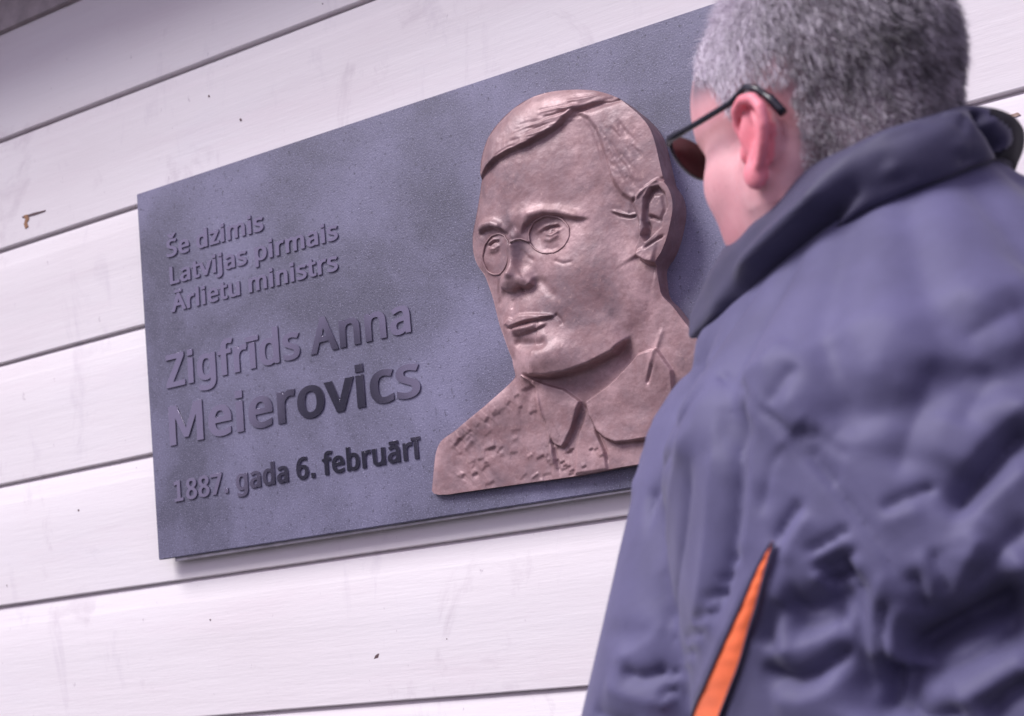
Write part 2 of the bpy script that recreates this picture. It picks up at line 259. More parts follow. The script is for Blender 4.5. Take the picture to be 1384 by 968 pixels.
GLYPHS = {'Š':(440,[[429,153,425,118,416,87,399,59,377,35,349,15,317,-1,281,-12,241,-19,198,-21,134,-18,77,-8,15,10,15,107,71,92,93,85,119,78,146,72,173,69,201,68,225,69,246,72,263,78,277,85,287,95,295,105,300,118,303,131,304,147,303,162,300,176,296,187,290,198,279,208,264,218,244,229,218,240,186,253,119,282,99,294,81,307,66,321,52,336,41,353,33,371,27,391,23,412,22,435,25,466,34,495,50,520,71,542,96,561,126,575,158,585,193,592,231,594,263,593,294,590,323,584,350,578,376,570,422,556,382,470,295,496,274,500,252,503,229,504,210,503,193,500,180,495,169,488,161,480,155,470,151,460,148,447,147,434,148,418,151,404,155,393,162,382,172,372,185,363,204,352,227,342,256,330,288,318,318,304,345,290,370,274,390,255,407,234,419,211,426,183],[178,616,143,660,107,702,67,741,67,770,150,770,201,734,227,701,254,734,306,770,390,770,390,741,348,702,312,660,277,616]]),
'e':(452,[[234,451,274,448,310,439,343,425,371,405,395,381,414,352,427,319,435,283,437,244,437,188,146,188,147,159,158,125,174,99,194,80,221,69,255,65,279,66,301,68,320,72,418,100,418,11,379,-1,356,-8,332,-14,308,-18,281,-20,250,-21,208,-18,168,-9,131,5,98,26,70,53,47,85,31,122,21,165,18,212,21,258,29,300,44,338,64,371,90,399,120,422,155,438,193,448],[234,367,209,364,189,354,173,339,160,317,150,290,150,270,310,270,310,279,307,299,302,317,296,331,288,344,278,354,266,361,252,366]]),
'd':(493,[[220,-21,164,-14,114,6,73,39,52,66,37,97,26,132,20,171,18,214,20,258,26,297,37,332,53,363,73,390,114,424,164,444,220,451,245,450,268,447,288,442,307,435,324,427,329,424,328,437,328,622,451,622,451,-13,346,-13,341,16,324,4,307,-4,288,-12,267,-17,245,-20],[232,64,267,67,291,78,307,96,318,122,326,156,329,201,329,213,326,261,319,300,307,329,291,349,267,362,231,366,204,362,184,349,168,327,154,296,146,258,143,213,146,167,154,130,167,101,183,80,204,68]]),
'z':(377,[[372,-13,5,-13,5,51,212,362,19,362,19,443,366,443,366,373,162,68,372,68]]),
'i':(207,[[165,443,165,-13,42,-13,42,443],[42,491,42,598,166,598,166,491]]),
'm':(750,[[540,451,590,447,633,433,668,410,693,376,707,333,711,280,711,-13,589,-13,589,276,587,305,582,328,574,344,564,356,549,363,528,365,496,362,474,351,459,334,448,310,440,278,437,237,437,-13,316,-13,316,276,315,296,312,314,308,328,303,340,297,349,290,356,281,361,269,364,254,365,231,364,213,358,200,350,190,338,181,323,174,304,169,281,166,254,165,223,165,-13,42,-13,42,443,147,443,152,415,157,419,173,429,191,437,209,443,228,447,247,450,266,451,301,449,333,442,362,432,387,416,402,401,422,417,449,432,478,442,509,449]]),
's':(384,[[374,119,371,90,363,64,348,41,329,22,305,6,277,-6,246,-14,213,-19,177,-21,146,-20,119,-18,94,-14,71,-8,49,-1,16,11,16,102,112,72,133,67,156,63,178,62,207,64,228,69,241,77,248,87,252,98,254,113,253,120,252,127,250,134,245,140,238,148,227,155,163,184,90,216,69,229,51,243,35,259,24,278,17,300,15,324,21,362,40,394,71,419,109,437,153,447,202,451,229,450,256,447,281,443,305,437,328,430,373,416,330,337,251,360,234,364,216,366,197,367,174,366,157,361,145,355,138,347,136,338,134,328,135,320,136,313,139,306,144,300,152,293,165,286,229,258,301,226,322,214,340,200,355,183,366,164,372,143]]),
'a':(450,[[231,450,284,446,329,434,365,412,391,381,406,341,411,293,411,-13,313,-13,305,21,295,12,278,1,260,-7,241,-13,220,-18,197,-20,172,-21,144,-19,118,-15,92,-6,69,6,49,21,32,41,20,64,13,90,11,120,17,163,38,200,72,229,99,243,129,254,163,262,200,267,242,270,290,272,290,284,288,314,282,336,275,350,264,359,248,365,226,367,208,366,189,363,171,358,92,330,51,407,94,422,118,431,144,439,172,445,201,449],[253,195,208,191,176,183,156,171,145,157,138,140,136,119,138,100,142,86,148,76,158,68,172,64,188,62,217,65,242,74,262,89,276,109,286,137,289,172,289,197]]),
't':(289,[[212,63,241,65,298,75,298,-5,245,-17,200,-21,175,-20,151,-15,127,-8,105,3,85,18,69,37,57,62,50,91,48,125,48,362,-13,362,-13,417,53,446,83,541,170,541,170,443,295,443,295,362,170,362,170,127,172,105,176,89,182,78,190,70,199,65]]),
'v':(407,[[145,-13,-38,443,94,443,191,181,204,144,216,181,314,443,445,443,262,-13]]),
'j':(207,[[17,-205,-22,-203,-70,-193,-70,-110,-15,-119,9,-121,20,-120,28,-116,33,-110,37,-102,41,-87,42,-66,42,443,165,443,165,-65,163,-91,158,-116,150,-139,137,-158,120,-175,100,-189,75,-198,48,-204],[42,491,42,598,166,598,166,491]]),
'p':(493,[[274,451,329,444,379,424,420,391,441,365,456,334,467,299,473,259,475,216,473,168,465,125,451,87,432,55,408,28,379,6,347,-9,311,-18,272,-21,248,-20,226,-17,205,-12,186,-5,169,4,164,7,165,-16,165,-205,42,-205,42,443,148,443,153,415,168,425,186,434,204,441,225,447,248,450],[259,365,237,364,218,359,204,351,193,340,183,326,176,308,170,286,166,260,165,229,165,216,166,183,169,155,175,130,182,109,192,93,203,80,218,71,237,66,261,64,281,66,296,72,309,82,321,96,331,114,339,135,345,160,349,187,350,216,347,260,339,297,326,327,309,348,288,361]]),
'r':(331,[[268,451,297,450,348,444,332,353,284,359,264,361,251,360,239,357,227,351,216,344,205,336,196,325,187,313,179,299,173,284,169,267,166,249,165,229,165,-13,42,-13,42,443,149,443,153,405,167,417,184,429,203,438,224,445,246,449]]),
'L':(420,[[52,-13,52,586,176,586,176,77,426,77,426,-13]]),
'Ā':(512,[[419,-13,350,164,159,164,91,-13,-38,-13,206,588,306,588,550,-13],[258,400,203,254,309,254],[400,699,400,616,110,616,110,699]]),
'l':(207,[[165,-13,42,-13,42,622,165,622]]),
'u':(496,[[453,443,453,-13,348,-13,343,15,335,9,318,0,299,-8,280,-14,260,-18,240,-20,220,-21,184,-19,152,-13,122,-3,96,11,74,30,58,53,46,81,39,113,37,148,37,443,161,443,161,154,163,124,169,102,177,85,189,73,206,66,231,64,256,65,276,71,292,80,304,91,313,107,321,126,326,149,330,176,331,206,331,443]]),
'n':(496,[[276,451,327,447,372,433,410,410,437,377,452,333,457,280,457,-13,335,-13,335,275,333,304,327,327,318,344,307,356,289,363,265,365,228,361,204,350,187,331,175,303,168,267,165,223,165,-13,42,-13,42,443,147,443,152,413,160,419,177,429,196,437,215,443,235,447,255,450]]),
'Z':(459,[[453,-13,4,-13,4,58,284,495,14,495,14,586,445,586,445,514,166,77,453,77]]),
'g':(493,[[220,451,251,449,281,443,308,434,334,420,342,414,347,443,451,443,451,-8,449,-47,441,-83,427,-115,408,-143,383,-166,352,-183,317,-196,277,-203,233,-205,201,-205,171,-202,143,-198,116,-193,91,-186,52,-174,52,-80,109,-98,131,-106,155,-112,181,-117,208,-120,236,-121,265,-118,287,-108,305,-92,318,-71,326,-45,329,-12,329,4,310,-4,283,-13,253,-19,221,-21,163,-14,112,7,71,42,51,69,37,100,26,135,20,173,18,214,20,255,26,292,37,327,51,358,71,386,111,422,162,444],[230,365,212,364,198,358,185,349,173,336,163,319,155,299,148,274,144,246,143,213,146,166,155,129,168,99,184,79,205,67,233,63,250,64,266,66,279,70,290,76,299,84,306,93,313,104,319,118,324,134,327,153,329,174,330,197,330,214,329,249,325,280,318,304,310,324,300,339,288,350,273,359,253,364]]),
'f':(276,[[292,362,184,362,184,-13,61,-13,61,362,-14,362,-14,418,61,442,61,457,63,493,70,525,80,553,96,576,116,595,139,609,166,619,195,625,227,627,279,622,344,608,309,528,257,539,228,543,213,540,204,534,196,524,190,509,186,487,184,457,184,443,292,443]]),
'ī':(207,[[165,-13,42,-13,42,443,165,443],[248,556,248,473,-42,473,-42,556]]),
'A':(512,[[419,-13,350,164,159,164,91,-13,-38,-13,206,588,306,588,550,-13],[258,400,203,254,309,254]]),
'M':(727,[[50,-13,50,586,200,586,364,205,527,586,677,586,677,-13,559,-13,559,400,404,75,323,75,168,400,168,-13]]),
'o':(485,[[468,216,466,180,461,147,453,117,441,89,425,64,407,42,386,23,361,7,334,-5,305,-14,274,-19,241,-21,211,-19,181,-14,153,-5,126,7,102,23,81,42,62,64,47,89,34,116,25,147,20,180,18,216,21,263,30,305,45,342,66,375,92,402,124,423,160,439,200,448,244,451,285,448,324,439,360,423,392,402,418,375,440,342,456,305,465,263],[143,216,144,185,148,157,155,132,163,112,174,95,187,81,202,72,220,66,243,64,266,66,284,72,299,81,312,95,323,112,331,132,338,157,342,185,343,216,341,247,337,275,331,298,322,319,312,335,299,348,284,358,265,363,243,365,209,361,186,348,168,328,155,298,146,261]]),
'c':(385,[[240,-21,200,-18,162,-10,127,4,95,24,68,50,46,81,30,119,21,163,18,213,21,264,31,309,47,348,70,380,98,406,130,426,166,440,204,448,245,451,269,450,292,448,314,444,335,439,354,433,391,422,353,340,286,357,243,363,221,361,202,356,187,347,174,334,164,318,155,298,149,274,145,246,143,213,145,182,149,155,155,131,164,111,174,95,186,82,201,73,218,68,240,66,260,67,279,69,295,73,377,96,377,7,346,-4,328,-10,309,-15,288,-18,266,-20]]),
'1':(459,[[46,72,155,72,155,484,38,455,38,555,178,586,277,586,277,72,385,72,385,-13,46,-13]]),
'8':(459,[[229,594,264,592,297,586,327,577,355,564,379,547,399,526,414,502,423,474,426,444,424,419,418,397,408,377,395,359,380,343,362,328,343,315,326,303,349,290,371,275,391,260,409,242,424,222,435,200,442,175,445,148,442,115,433,85,417,58,396,35,371,15,341,-1,307,-12,271,-19,231,-21,189,-19,151,-12,116,-2,86,14,60,33,39,56,25,83,16,113,13,146,15,173,22,198,33,220,47,240,64,258,83,274,104,288,123,299,107,312,89,326,73,341,59,358,48,377,39,397,33,420,32,444,35,475,44,502,59,526,79,547,103,563,131,577,161,586,194,592],[134,145,137,122,144,103,156,86,172,72,197,64,229,61,260,64,284,72,301,86,314,103,321,123,323,148,322,163,319,177,313,190,305,202,293,213,279,224,262,234,242,244,220,253,206,248,188,238,173,227,160,216,151,204,144,191,139,177,135,162],[228,511,205,508,186,502,171,492,161,479,155,462,153,441,154,425,157,411,162,399,170,388,180,378,192,368,232,345,268,368,279,377,288,387,295,399,300,411,303,425,304,441,302,462,296,479,286,492,271,502,252,508]]),
'7':(459,[[68,-13,303,495,9,495,9,586,445,586,445,515,204,-13]]),
'6':(459,[[18,244,19,278,21,311,25,344,31,377,40,408,50,438,64,467,81,494,102,518,126,540,154,559,186,574,222,585,262,591,306,594,346,592,403,584,403,497,341,508,308,510,276,508,250,502,227,493,208,480,192,465,179,447,168,426,159,403,152,377,147,350,146,344,167,355,186,362,208,367,231,370,255,371,291,369,324,362,355,349,382,332,405,311,423,285,437,255,445,221,447,184,444,145,436,109,422,76,402,47,378,23,349,4,315,-10,279,-18,239,-21,209,-19,180,-14,152,-5,126,8,102,25,81,45,62,69,46,97,34,129,25,164,20,203],[238,64,263,68,284,77,301,93,314,115,322,145,325,184,323,216,315,242,304,262,289,278,268,287,240,290,220,288,203,284,187,276,173,266,162,254,153,241,146,227,143,212,142,198,142,182,144,166,148,150,153,134,160,120,167,106,176,94,186,84,197,76,209,69,223,66]]),
'.':(215,[[46,-21,46,104,170,104,170,-21]]),
'b':(493,[[165,461,164,423,177,430,205,441,237,448,273,450,329,444,379,423,420,390,441,363,456,333,467,297,473,258,475,215,473,167,465,124,451,86,432,54,408,27,379,6,346,-9,310,-18,272,-21,237,-19,205,-12,177,-1,154,13,147,19,139,-13,42,-13,42,622,165,622],[259,365,235,364,216,359,202,350,191,339,182,324,175,304,169,280,166,251,165,217,167,167,175,129,187,100,202,80,226,68,261,64,289,68,310,80,326,100,339,130,347,168,350,216,347,263,339,301,326,330,310,350,289,361]]),
'ā':(450,[[231,450,284,446,329,434,365,412,391,381,406,341,411,293,411,-13,313,-13,305,21,295,12,278,1,260,-7,241,-13,220,-18,197,-20,172,-21,144,-19,118,-15,92,-6,69,6,49,21,32,41,20,64,13,90,11,120,17,163,38,200,72,229,99,243,129,254,163,262,200,267,242,270,290,272,290,284,288,314,282,336,275,350,264,359,248,365,226,367,208,366,189,363,171,358,92,330,51,407,94,422,118,431,144,439,172,445,201,449],[253,195,208,191,176,183,156,171,145,157,138,140,136,119,138,100,142,86,148,76,158,68,172,64,188,62,217,65,242,74,262,89,276,109,286,137,289,172,289,197],[370,556,370,473,80,473,80,556]])}
LINES = [("Še dzimis", 51.9, 236.3, 439.0, 437.5, 25.5), ("Latvijas pirmais", 55.3, 363.9, 397.3, 394.5, 25.5), ("Ārlietu ministrs", 55.5, 360.0, 355.8, 352.0, 25.5),
         ("Zigfrīds Anna", 38.1, 469, 246.5, 245.7, 47), ("Meierovics", 39.2, 475.9, 162.8, 160.7, 55.3), ("1887. gada 6. februārī", 42.4, 468, 81.5, 80.7, 28.5)]
CAPH = 560.0
MH = max(y for s in GLYPHS['M'][1] for y in s[1::2])
gcache = {}
def glyph_mesh(ch, sx, sy, key, depth):
    if (ch, key) in gcache: return gcache[ch, key]
    cu = bpy.data.curves.new('letter', 'CURVE'); cu.dimensions = '2D'; cu.fill_mode = 'BOTH'; cu.extrude = depth/2; cu.bevel_depth = .0001; cu.bevel_resolution = 0; cu.offset = .0001
    for s in GLYPHS[ch][1]:
        n_ = len(s)//2; sp = cu.splines.new('POLY'); sp.points.add(n_-1); sp.use_cyclic_u = True
        for i in range(n_): sp.points[i].co = (s[2*i]*sx/1000, s[2*i+1]*sy/1000, 0, 1)
    o = bpy.data.objects.new('tmp', cu); C.objects.link(o); bpy.context.view_layer.update()
    me = bpy.data.meshes.new_from_object(o.evaluated_get(bpy.context.evaluated_depsgraph_get())); bpy.data.objects.remove(o)
    me.materials.clear(); me.materials.append(M_letter); gcache[ch, key] = me; me.name = 'letter'
    return me
for li, (txt, x0, x1, b0, b1, cap) in enumerate(LINES):
    kern = 14; adv = []
    for ch in txt: adv.append((208 if ch == ' ' else GLYPHS[ch][0])+kern+ (18 if ch != ' ' else 0))
    first = min(x for s in GLYPHS[txt[0]][1] for x in s[0::2])
    last = max(x for s in GLYPHS[txt[-1]][1] for x in s[0::2])
    total = sum(adv[:-1])+last-first
    sx = (x1-x0)/total; sy = cap/MH; pen = -first
    depth = .0018
    for ch, a in zip(txt, adv):
        if ch != ' ':
            px = (x0+pen*sx)/1000; t = (px*1000-x0)/(x1-x0)
            dx = 0
            o = bpy.data.objects.new('letter', glyph_mesh(ch, sx, sy, li, depth)); C.objects.link(o); o.parent = plaque
            o.rotation_euler = (R(90), 0, 0)
            o.location = Vector((px+dx, -depth*.42, 1.46+(b0+(b1-b0)*t)/1000)) - plaque.location
        pen += a
# ------------------------------------------------------------------ bronze relief portrait
BUST_OUTLINE=[480,28,484,48,492,84,503,97,524,104,549,116,576,128,604,143,624,154,627,159,622,178,616,194,612,209,607,224,604,238,601,258,596,278,592,293,583,305,578,321,578,335,580,349,585,363,592,381,599,404,604,422,606,434,611,449,621,467,637,480,660,492,688,499,720,498,762,486,787,476,811,460,824,445,837,430,849,411,854,391,856,370,858,352,859,341,865,331,868,318,867,304,863,292,856,274,847,259,838,251,833,244,833,228,833,215,837,207,845,198,855,180,862,169,875,145,904,94,920,58,928,37,927,22,766,26,725,25,689,24,643,25,601,26,549,27]
HEAD_CONTOUR=[623,177,617,193,613,208,608,223,605,238,602,257,597,278,593,293,584,304,579,320,579,335,582,349,586,362,593,380,600,403,605,421,608,433,613,449,622,466,638,479,661,491,689,498,721,497,757,491,781,481,804,465]
RING_A=[727,312,727,308,725,304,722,300,719,297,715,295,710,293,704,292,699,293,693,294,687,296,682,299,678,302,674,306,671,310,669,315,669,320,669,324,671,329,674,332,677,336,682,338,687,339,692,340,698,340,704,338,709,336,714,334,719,330,722,326,725,322,727,317]
RING_B=[640,302,638,298,635,294,632,291,628,288,624,286,620,285,615,286,611,287,607,289,603,292,600,295,598,300,597,304,596,309,596,314,598,319,600,324,602,328,606,331,610,334,614,336,618,336,623,336,627,335,631,333,635,330,637,326,640,322,641,317,642,312,641,307]
BRIDGE=[647,317,653,320,659,320,665,317,671,313]
STROKES=[('F',[638,157,626,175,621,191,616,205,611,220,609,235,605,254,600,274,596,289,588,301,583,316,582,331,585,345,590,358,596,376,603,398,608,416,611,428,616,444,625,461,641,474,664,486,692,493,723,492,759,486,814,479,871,434,887,339,898,284,868,234,831,241,821,220,806,199,787,180,759,160,733,149,703,144,676,145,653,150],4.9,40.0,0.0),
('F',[638,157,626,175,621,191,616,205,611,220,609,235,605,254,600,274,596,289,588,301,583,316,582,331,585,345,590,358,596,376,603,398,608,416,611,428,616,444,625,461,641,474,664,486,692,493,723,492,759,486,814,479,871,434,887,339,898,284,868,234,831,241,821,220,806,199,787,180,759,160,733,149,703,144,676,145,653,150],3.7,16.0,0.0),
('S',[792,174,767,157,733,148,703,144,676,145,653,150,638,157],20.7,1.4,30.0),
('B',[675,169],7.3,34.5,17.1),
('B',[662,183],4.9,60.2,45.4),
('B',[678,398],4.9,63.1,55.3),
('B',[741,256],6.1,51.2,43.3),
('B',[617,271],-2.4,17.5,28.2),
('B',[796,299],-3.7,24.5,44.3),
('B',[665,349],2.4,31.8,11.0),
('F',[603,417,616,422,635,430,659,433,683,434,707,439,726,445,740,453,751,460,777,461,835,454,839,481,723,525,615,528,596,454],5.5,2.2,0.0),
('S',[746,459,726,445,707,439,683,434,659,433,635,430,616,422,602,415],3.9,1.4,12.0),
('F',[758,455,770,444,779,429,783,413,787,397,790,378,794,359,803,341,816,329,825,330,840,342,864,345,887,339,897,417,847,469,822,461,792,459,771,457],4.9,3.0,0.0),
('R',[751,461,776,456,805,459,824,459,837,451],-3.7,5.0,0.0),
('R',[761,451,773,434,779,414,783,392,787,370],1.5,3.0,0.0),
('R',[659,432,703,444,735,454,768,469],2.2,6.0,0.0),
('R',[749,480,764,476,779,473,795,472],-0.7,2.2,0.0),
('R',[691,459,710,459,728,460,746,461],-1.2,1.6,0.0),
('R',[724,472,744,468,763,466,783,466],-0.5,1.4,0.0),
('R',[680,458,696,457,711,457,726,457],-0.5,2.3,0.0),
('R',[674,446,688,446,703,445,717,444],-0.6,2.0,0.0),
('R',[666,455,687,456,708,457,728,458],0.9,1.7,0.0),
('R',[661,435,674,437,686,438,698,437],-0.8,1.6,0.0),
('R',[715,460,728,460,740,460,753,460],0.7,1.3,0.0),
('R',[698,473,716,470,734,468,752,468],-0.3,1.5,0.0),
('R',[716,469,732,466,748,464,765,464],-0.4,1.8,0.0),
('R',[706,466,718,464,729,462,740,461],0.5,1.7,0.0),
('R',[701,462,720,460,740,459,760,459],-0.4,1.3,0.0),
('R',[719,466,732,464,745,464,758,464],0.6,1.4,0.0),
('R',[704,452,720,451,736,449,752,447],-0.9,1.5,0.0),
('R',[719,470,731,467,744,466,756,467],0.9,1.9,0.0),
('R',[714,454,732,453,751,452,769,451],-0.6,2.0,0.0),
('R',[633,432,645,435,658,437,670,437],-1.1,1.5,0.0),
('R',[743,479,760,473,777,470,794,470],-0.6,2.3,0.0),
('R',[653,445,671,445,688,444,705,443],-0.6,2.0,0.0),
('R',[704,472,715,469,727,467,739,467],1.0,2.1,0.0),
('R',[728,463,738,462,747,462,757,462],-1.2,1.2,0.0),
('R',[657,449,668,449,679,450,690,450],0.7,1.6,0.0),
('R',[681,441,692,443,702,443,713,443],0.5,1.5,0.0),
('R',[698,459,716,458,735,457,753,458],0.6,2.2,0.0),
('R',[742,474,759,471,776,470,794,471],0.6,1.3,0.0),
('R',[709,472,727,468,745,465,763,464],1.0,1.8,0.0),
('R',[681,448,700,450,718,451,736,452],-0.9,2.1,0.0),
('R',[703,474,714,472,726,470,738,470],-1.0,1.4,0.0),
('R',[661,444,674,443,687,442,699,440],-0.6,1.4,0.0),
('R',[668,445,683,446,699,446,714,445],0.5,2.3,0.0),
('R',[693,451,702,450,711,449,719,448],-1.0,1.5,0.0),
('R',[699,466,710,465,720,465,731,466],-0.7,2.3,0.0),
('R',[709,463,721,462,734,461,746,462],-1.1,2.1,0.0),
('R',[672,462,684,462,695,461,706,462],-0.6,1.8,0.0),
('R',[740,475,758,472,775,471,793,472],1.1,1.7,0.0),
('R',[671,443,686,443,701,442,716,441],0.7,2.4,0.0),
('R',[681,449,695,450,709,450,723,451],-0.6,2.3,0.0),
('R',[689,445,707,447,724,447,741,445],-1.0,1.9,0.0),
('R',[708,463,721,462,733,462,746,463],-1.0,1.8,0.0),
('R',[744,480,763,475,782,473,802,473],-0.6,1.5,0.0),
('R',[686,454,696,453,705,452,715,452],-0.6,1.4,0.0),
('R',[710,465,725,463,740,463,754,463],0.9,1.6,0.0),
('R',[723,472,741,465,760,461,779,459],1.0,2.4,0.0),
('R',[664,438,685,441,705,441,725,440],-0.6,1.5,0.0),
('R',[650,445,667,446,684,446,700,444],0.8,2.3,0.0),
('R',[668,457,678,456,688,454,699,453],-0.7,2.3,0.0),
('R',[775,439,781,425,788,411],-0.2,2.5,0.0),
('R',[819,384,822,376,826,367],0.4,2.6,0.0),
('R',[788,390,793,381,799,372],-0.6,2.0,0.0),
('R',[801,431,805,423,809,415],0.3,2.8,0.0),
('R',[797,407,802,394,807,381],-0.4,1.7,0.0),
('R',[828,352,831,340,834,328],-0.6,2.1,0.0),
('R',[790,420,796,405,803,391],-0.2,2.3,0.0),
('R',[813,360,817,354,821,347],-0.6,2.3,0.0),
('R',[794,402,802,390,810,377],-0.3,1.9,0.0),
('R',[812,365,818,353,823,342],-0.4,2.4,0.0),
('R',[816,422,825,409,833,396],0.5,1.6,0.0),
('R',[786,425,790,415,793,406],-0.3,2.3,0.0),
('R',[816,385,821,375,826,365],0.3,1.7,0.0),
('R',[819,366,825,353,831,341],0.4,2.3,0.0),
('R',[803,428,811,417,818,406],-0.2,2.7,0.0),
('R',[793,402,801,391,809,379],0.6,2.0,0.0),
('R',[817,418,825,407,832,397],-0.6,2.6,0.0),
('R',[795,408,800,402,805,395],-0.2,2.2,0.0),
('R',[783,437,791,428,799,419],-0.2,1.6,0.0),
('R',[824,395,828,388,832,382],-0.3,1.8,0.0),
('R',[788,400,792,387,797,373],-0.4,2.5,0.0),
('R',[805,382,808,375,811,368],-0.3,1.7,0.0),
('R',[821,378,827,367,833,355],-0.2,2.6,0.0),
('R',[825,370,831,359,837,348],0.2,2.5,0.0),
('R',[816,361,821,349,825,338],-0.3,2.2,0.0),
('R',[777,431,782,417,788,402],-0.4,2.4,0.0),
('R',[818,398,824,388,830,378],0.3,2.5,0.0),
('R',[821,397,831,384,840,370],-0.3,2.5,0.0),
('R',[793,387,796,379,799,371],-0.2,1.7,0.0),
('R',[828,350,830,341,833,332],-0.2,2.4,0.0),
('R',[816,408,826,395,837,382],0.5,2.3,0.0),
('R',[807,433,813,422,819,411],-0.5,2.2,0.0),
('R',[794,373,800,365,805,356],-0.4,2.2,0.0),
('R',[790,378,795,371,800,364],-0.3,1.7,0.0),
('R',[804,381,811,369,818,357],-0.4,2.3,0.0),
('R',[809,428,814,416,819,403],-0.5,2.7,0.0),
('R',[790,428,796,416,802,404],-0.2,2.4,0.0),
('R',[792,382,798,372,803,361],-0.3,2.6,0.0),
('R',[804,377,812,366,819,354],0.5,2.3,0.0),
('R',[817,371,821,360,826,349],0.5,1.7,0.0),
('R',[798,425,805,416,812,406],-0.5,1.9,0.0),
('R',[814,393,819,384,825,374],0.5,2.1,0.0),
('R',[811,426,816,420,820,415],-0.4,2.8,0.0),
('R',[815,417,820,410,824,403],-0.3,2.0,0.0),
('R',[801,392,809,378,817,364],-0.4,2.5,0.0),
('R',[799,390,807,380,815,370],-0.5,1.8,0.0),
('R',[824,391,828,378,832,366],-0.4,2.6,0.0),
('R',[796,383,800,376,805,369],-0.4,2.6,0.0),
('R',[807,391,814,380,820,368],-0.5,1.7,0.0),
('R',[783,439,789,424,795,409],0.4,2.2,0.0),
('R',[798,403,803,392,808,381],-0.2,1.8,0.0),
('R',[803,427,808,418,812,409],0.4,1.8,0.0),
('R',[814,420,817,412,820,403],-0.3,1.9,0.0),
('R',[810,358,813,346,817,335],-0.3,1.7,0.0),
('R',[804,367,807,359,810,352],-0.3,2.6,0.0),
('R',[778,428,785,419,792,410],0.5,2.3,0.0),
('R',[798,383,803,368,809,353],-0.7,2.4,0.0),
('R',[817,402,823,392,828,383],0.3,2.8,0.0),
('R',[821,389,827,377,834,366],0.4,2.5,0.0),
('R',[792,398,795,390,798,382],-0.7,1.7,0.0),
('B',[691,318],-7.9,26.7,18.1),
('B',[613,323],-6.1,16.5,16.1),
('R',[663,338,676,346,696,346,716,341,736,332,752,324],3.2,6.0,0.0),
('S',[759,321,738,326,718,335,697,341,680,340,667,335,658,323],6.7,1.5,9.0),
('R',[592,348,604,352,619,350,635,340],4.3,5.0,0.0),
('S',[641,329,635,337,620,344,606,346,593,343],7.3,1.2,7.0),
('B',[700,315],5.5,13.3,10.0),
('R',[679,324,691,328,707,326,718,320],2.2,2.5,0.0),
('R',[690,324,699,326,711,324,716,321],-5.6,1.7,0.0),
('R',[691,319,703,314,715,318],2.0,1.6,0.0),
('R',[687,314,700,309,714,313],1.5,2.5,0.0),
('R',[689,302,701,297,713,298],-1.0,3.0,0.0),
('R',[703,322,704,319,702,318],-2.0,2.0,0.0),
('B',[615,322],4.3,10.2,8.1),
('R',[605,327,616,330,626,327],1.7,2.0,0.0),
('R',[607,325,617,328,626,326],-4.6,1.6,0.0),
('R',[607,321,617,318,626,321],1.6,1.5,0.0),
('R',[607,318,618,315,625,318],1.2,2.2,0.0),
('R',[702,283,716,275,732,274],-1.1,2.0,0.0),
('R',[655,309,666,295,676,288],-1.0,2.5,0.0),
('R',[646,323,646,302,644,284,640,270],9.2,8.0,0.0),
('R',[658,330,646,323],2.4,7.0,0.0),
('B',[640,272],11.6,15.3,12.0),
('B',[660,269],6.1,11.4,10.0),
('B',[626,272],3.7,6.3,8.1),
('S',[672,271,670,260,662,257,652,260,641,258,630,261,621,269],9.8,1.3,13.0),
('R',[649,259,656,259],-3.7,3.0,0.0),
('R',[669,283,679,266,692,248,706,234],-1.8,6.0,0.0),
('R',[621,282,615,264,614,243],-1.8,3.0,0.0),
('B',[660,236],2.4,36.7,16.1),
('R',[637,250,636,236],-1.5,3.0,0.0),
('R',[619,223,628,227,635,223,646,227,664,224,681,219,698,214],1.2,1.8,0.0),
('F',[619,222,628,226,635,222,646,226,664,223,696,215,681,215,657,217,641,216,629,216],3.2,2.0,0.0),
('S',[701,216,690,215,676,215,657,216,641,216,629,215,619,218],3.7,1.0,7.0),
('R',[619,217,629,214,641,214,657,215,676,214,691,214,699,215],-2.0,1.3,0.0),
('R',[627,211,641,210,656,209,673,210],4.4,4.0,0.0),
('S',[687,208,671,204,659,203,643,203,629,205],4.4,1.2,9.0),
('R',[630,197,650,190,672,184,687,185],-5.1,6.0,0.0),
('R',[697,218,704,209,707,201],-2.0,2.5,0.0),
('F',[817,325,829,336,840,342,851,345,861,341,867,332,872,318,872,304,866,290,859,271,850,255,837,247,825,251,815,260,814,273,821,284,822,302],7.9,2.6,0.0),
('S',[813,267,816,259,825,251,836,247],-11.0,1.2,12.0),
('F',[830,310,833,326,842,336,852,336,859,326,860,309,853,299,850,288,838,281,828,276,825,283,830,292,828,301],-7.3,2.0,0.0),
('R',[831,309,835,326,843,335,852,334],-3.0,1.6,0.0),
('R',[825,282,830,284,833,291,831,300],-3.0,2.0,0.0),
('B',[820,291],3.0,6.3,8.1),
('F',[834,308,848,298,854,309,853,326,844,328,836,320],2.4,2.5,0.0),
('R',[834,305,841,302,848,297],-2.9,1.6,0.0),
('R',[824,267,837,272,845,275,853,277],-3.2,1.5,0.0),
('R',[785,323,796,316,808,311,818,310],-2.7,1.2,0.0),
('R',[786,325,797,319,809,313,819,313],2.2,1.5,0.0),
('R',[822,335,811,327,804,315],1.2,5.0,0.0),
('B',[735,124],-2.4,47.7,13.2),
('F',[637,154,652,137,655,106,665,68,672,63,679,60,685,64,696,81,710,110,691,127,667,138],4.9,1.2,0.0),
('S',[709,110,702,96,695,81,685,66,679,60,672,64],3.7,1.0,14.0),
('F',[795,150,760,127,734,115,717,108,720,91,728,71,738,61,751,54,770,53,807,52,829,74,835,124,820,152],5.1,1.4,0.0),
('S',[717,107,720,91,728,71,738,61,751,54,770,52,802,51],-4.1,1.0,14.0),
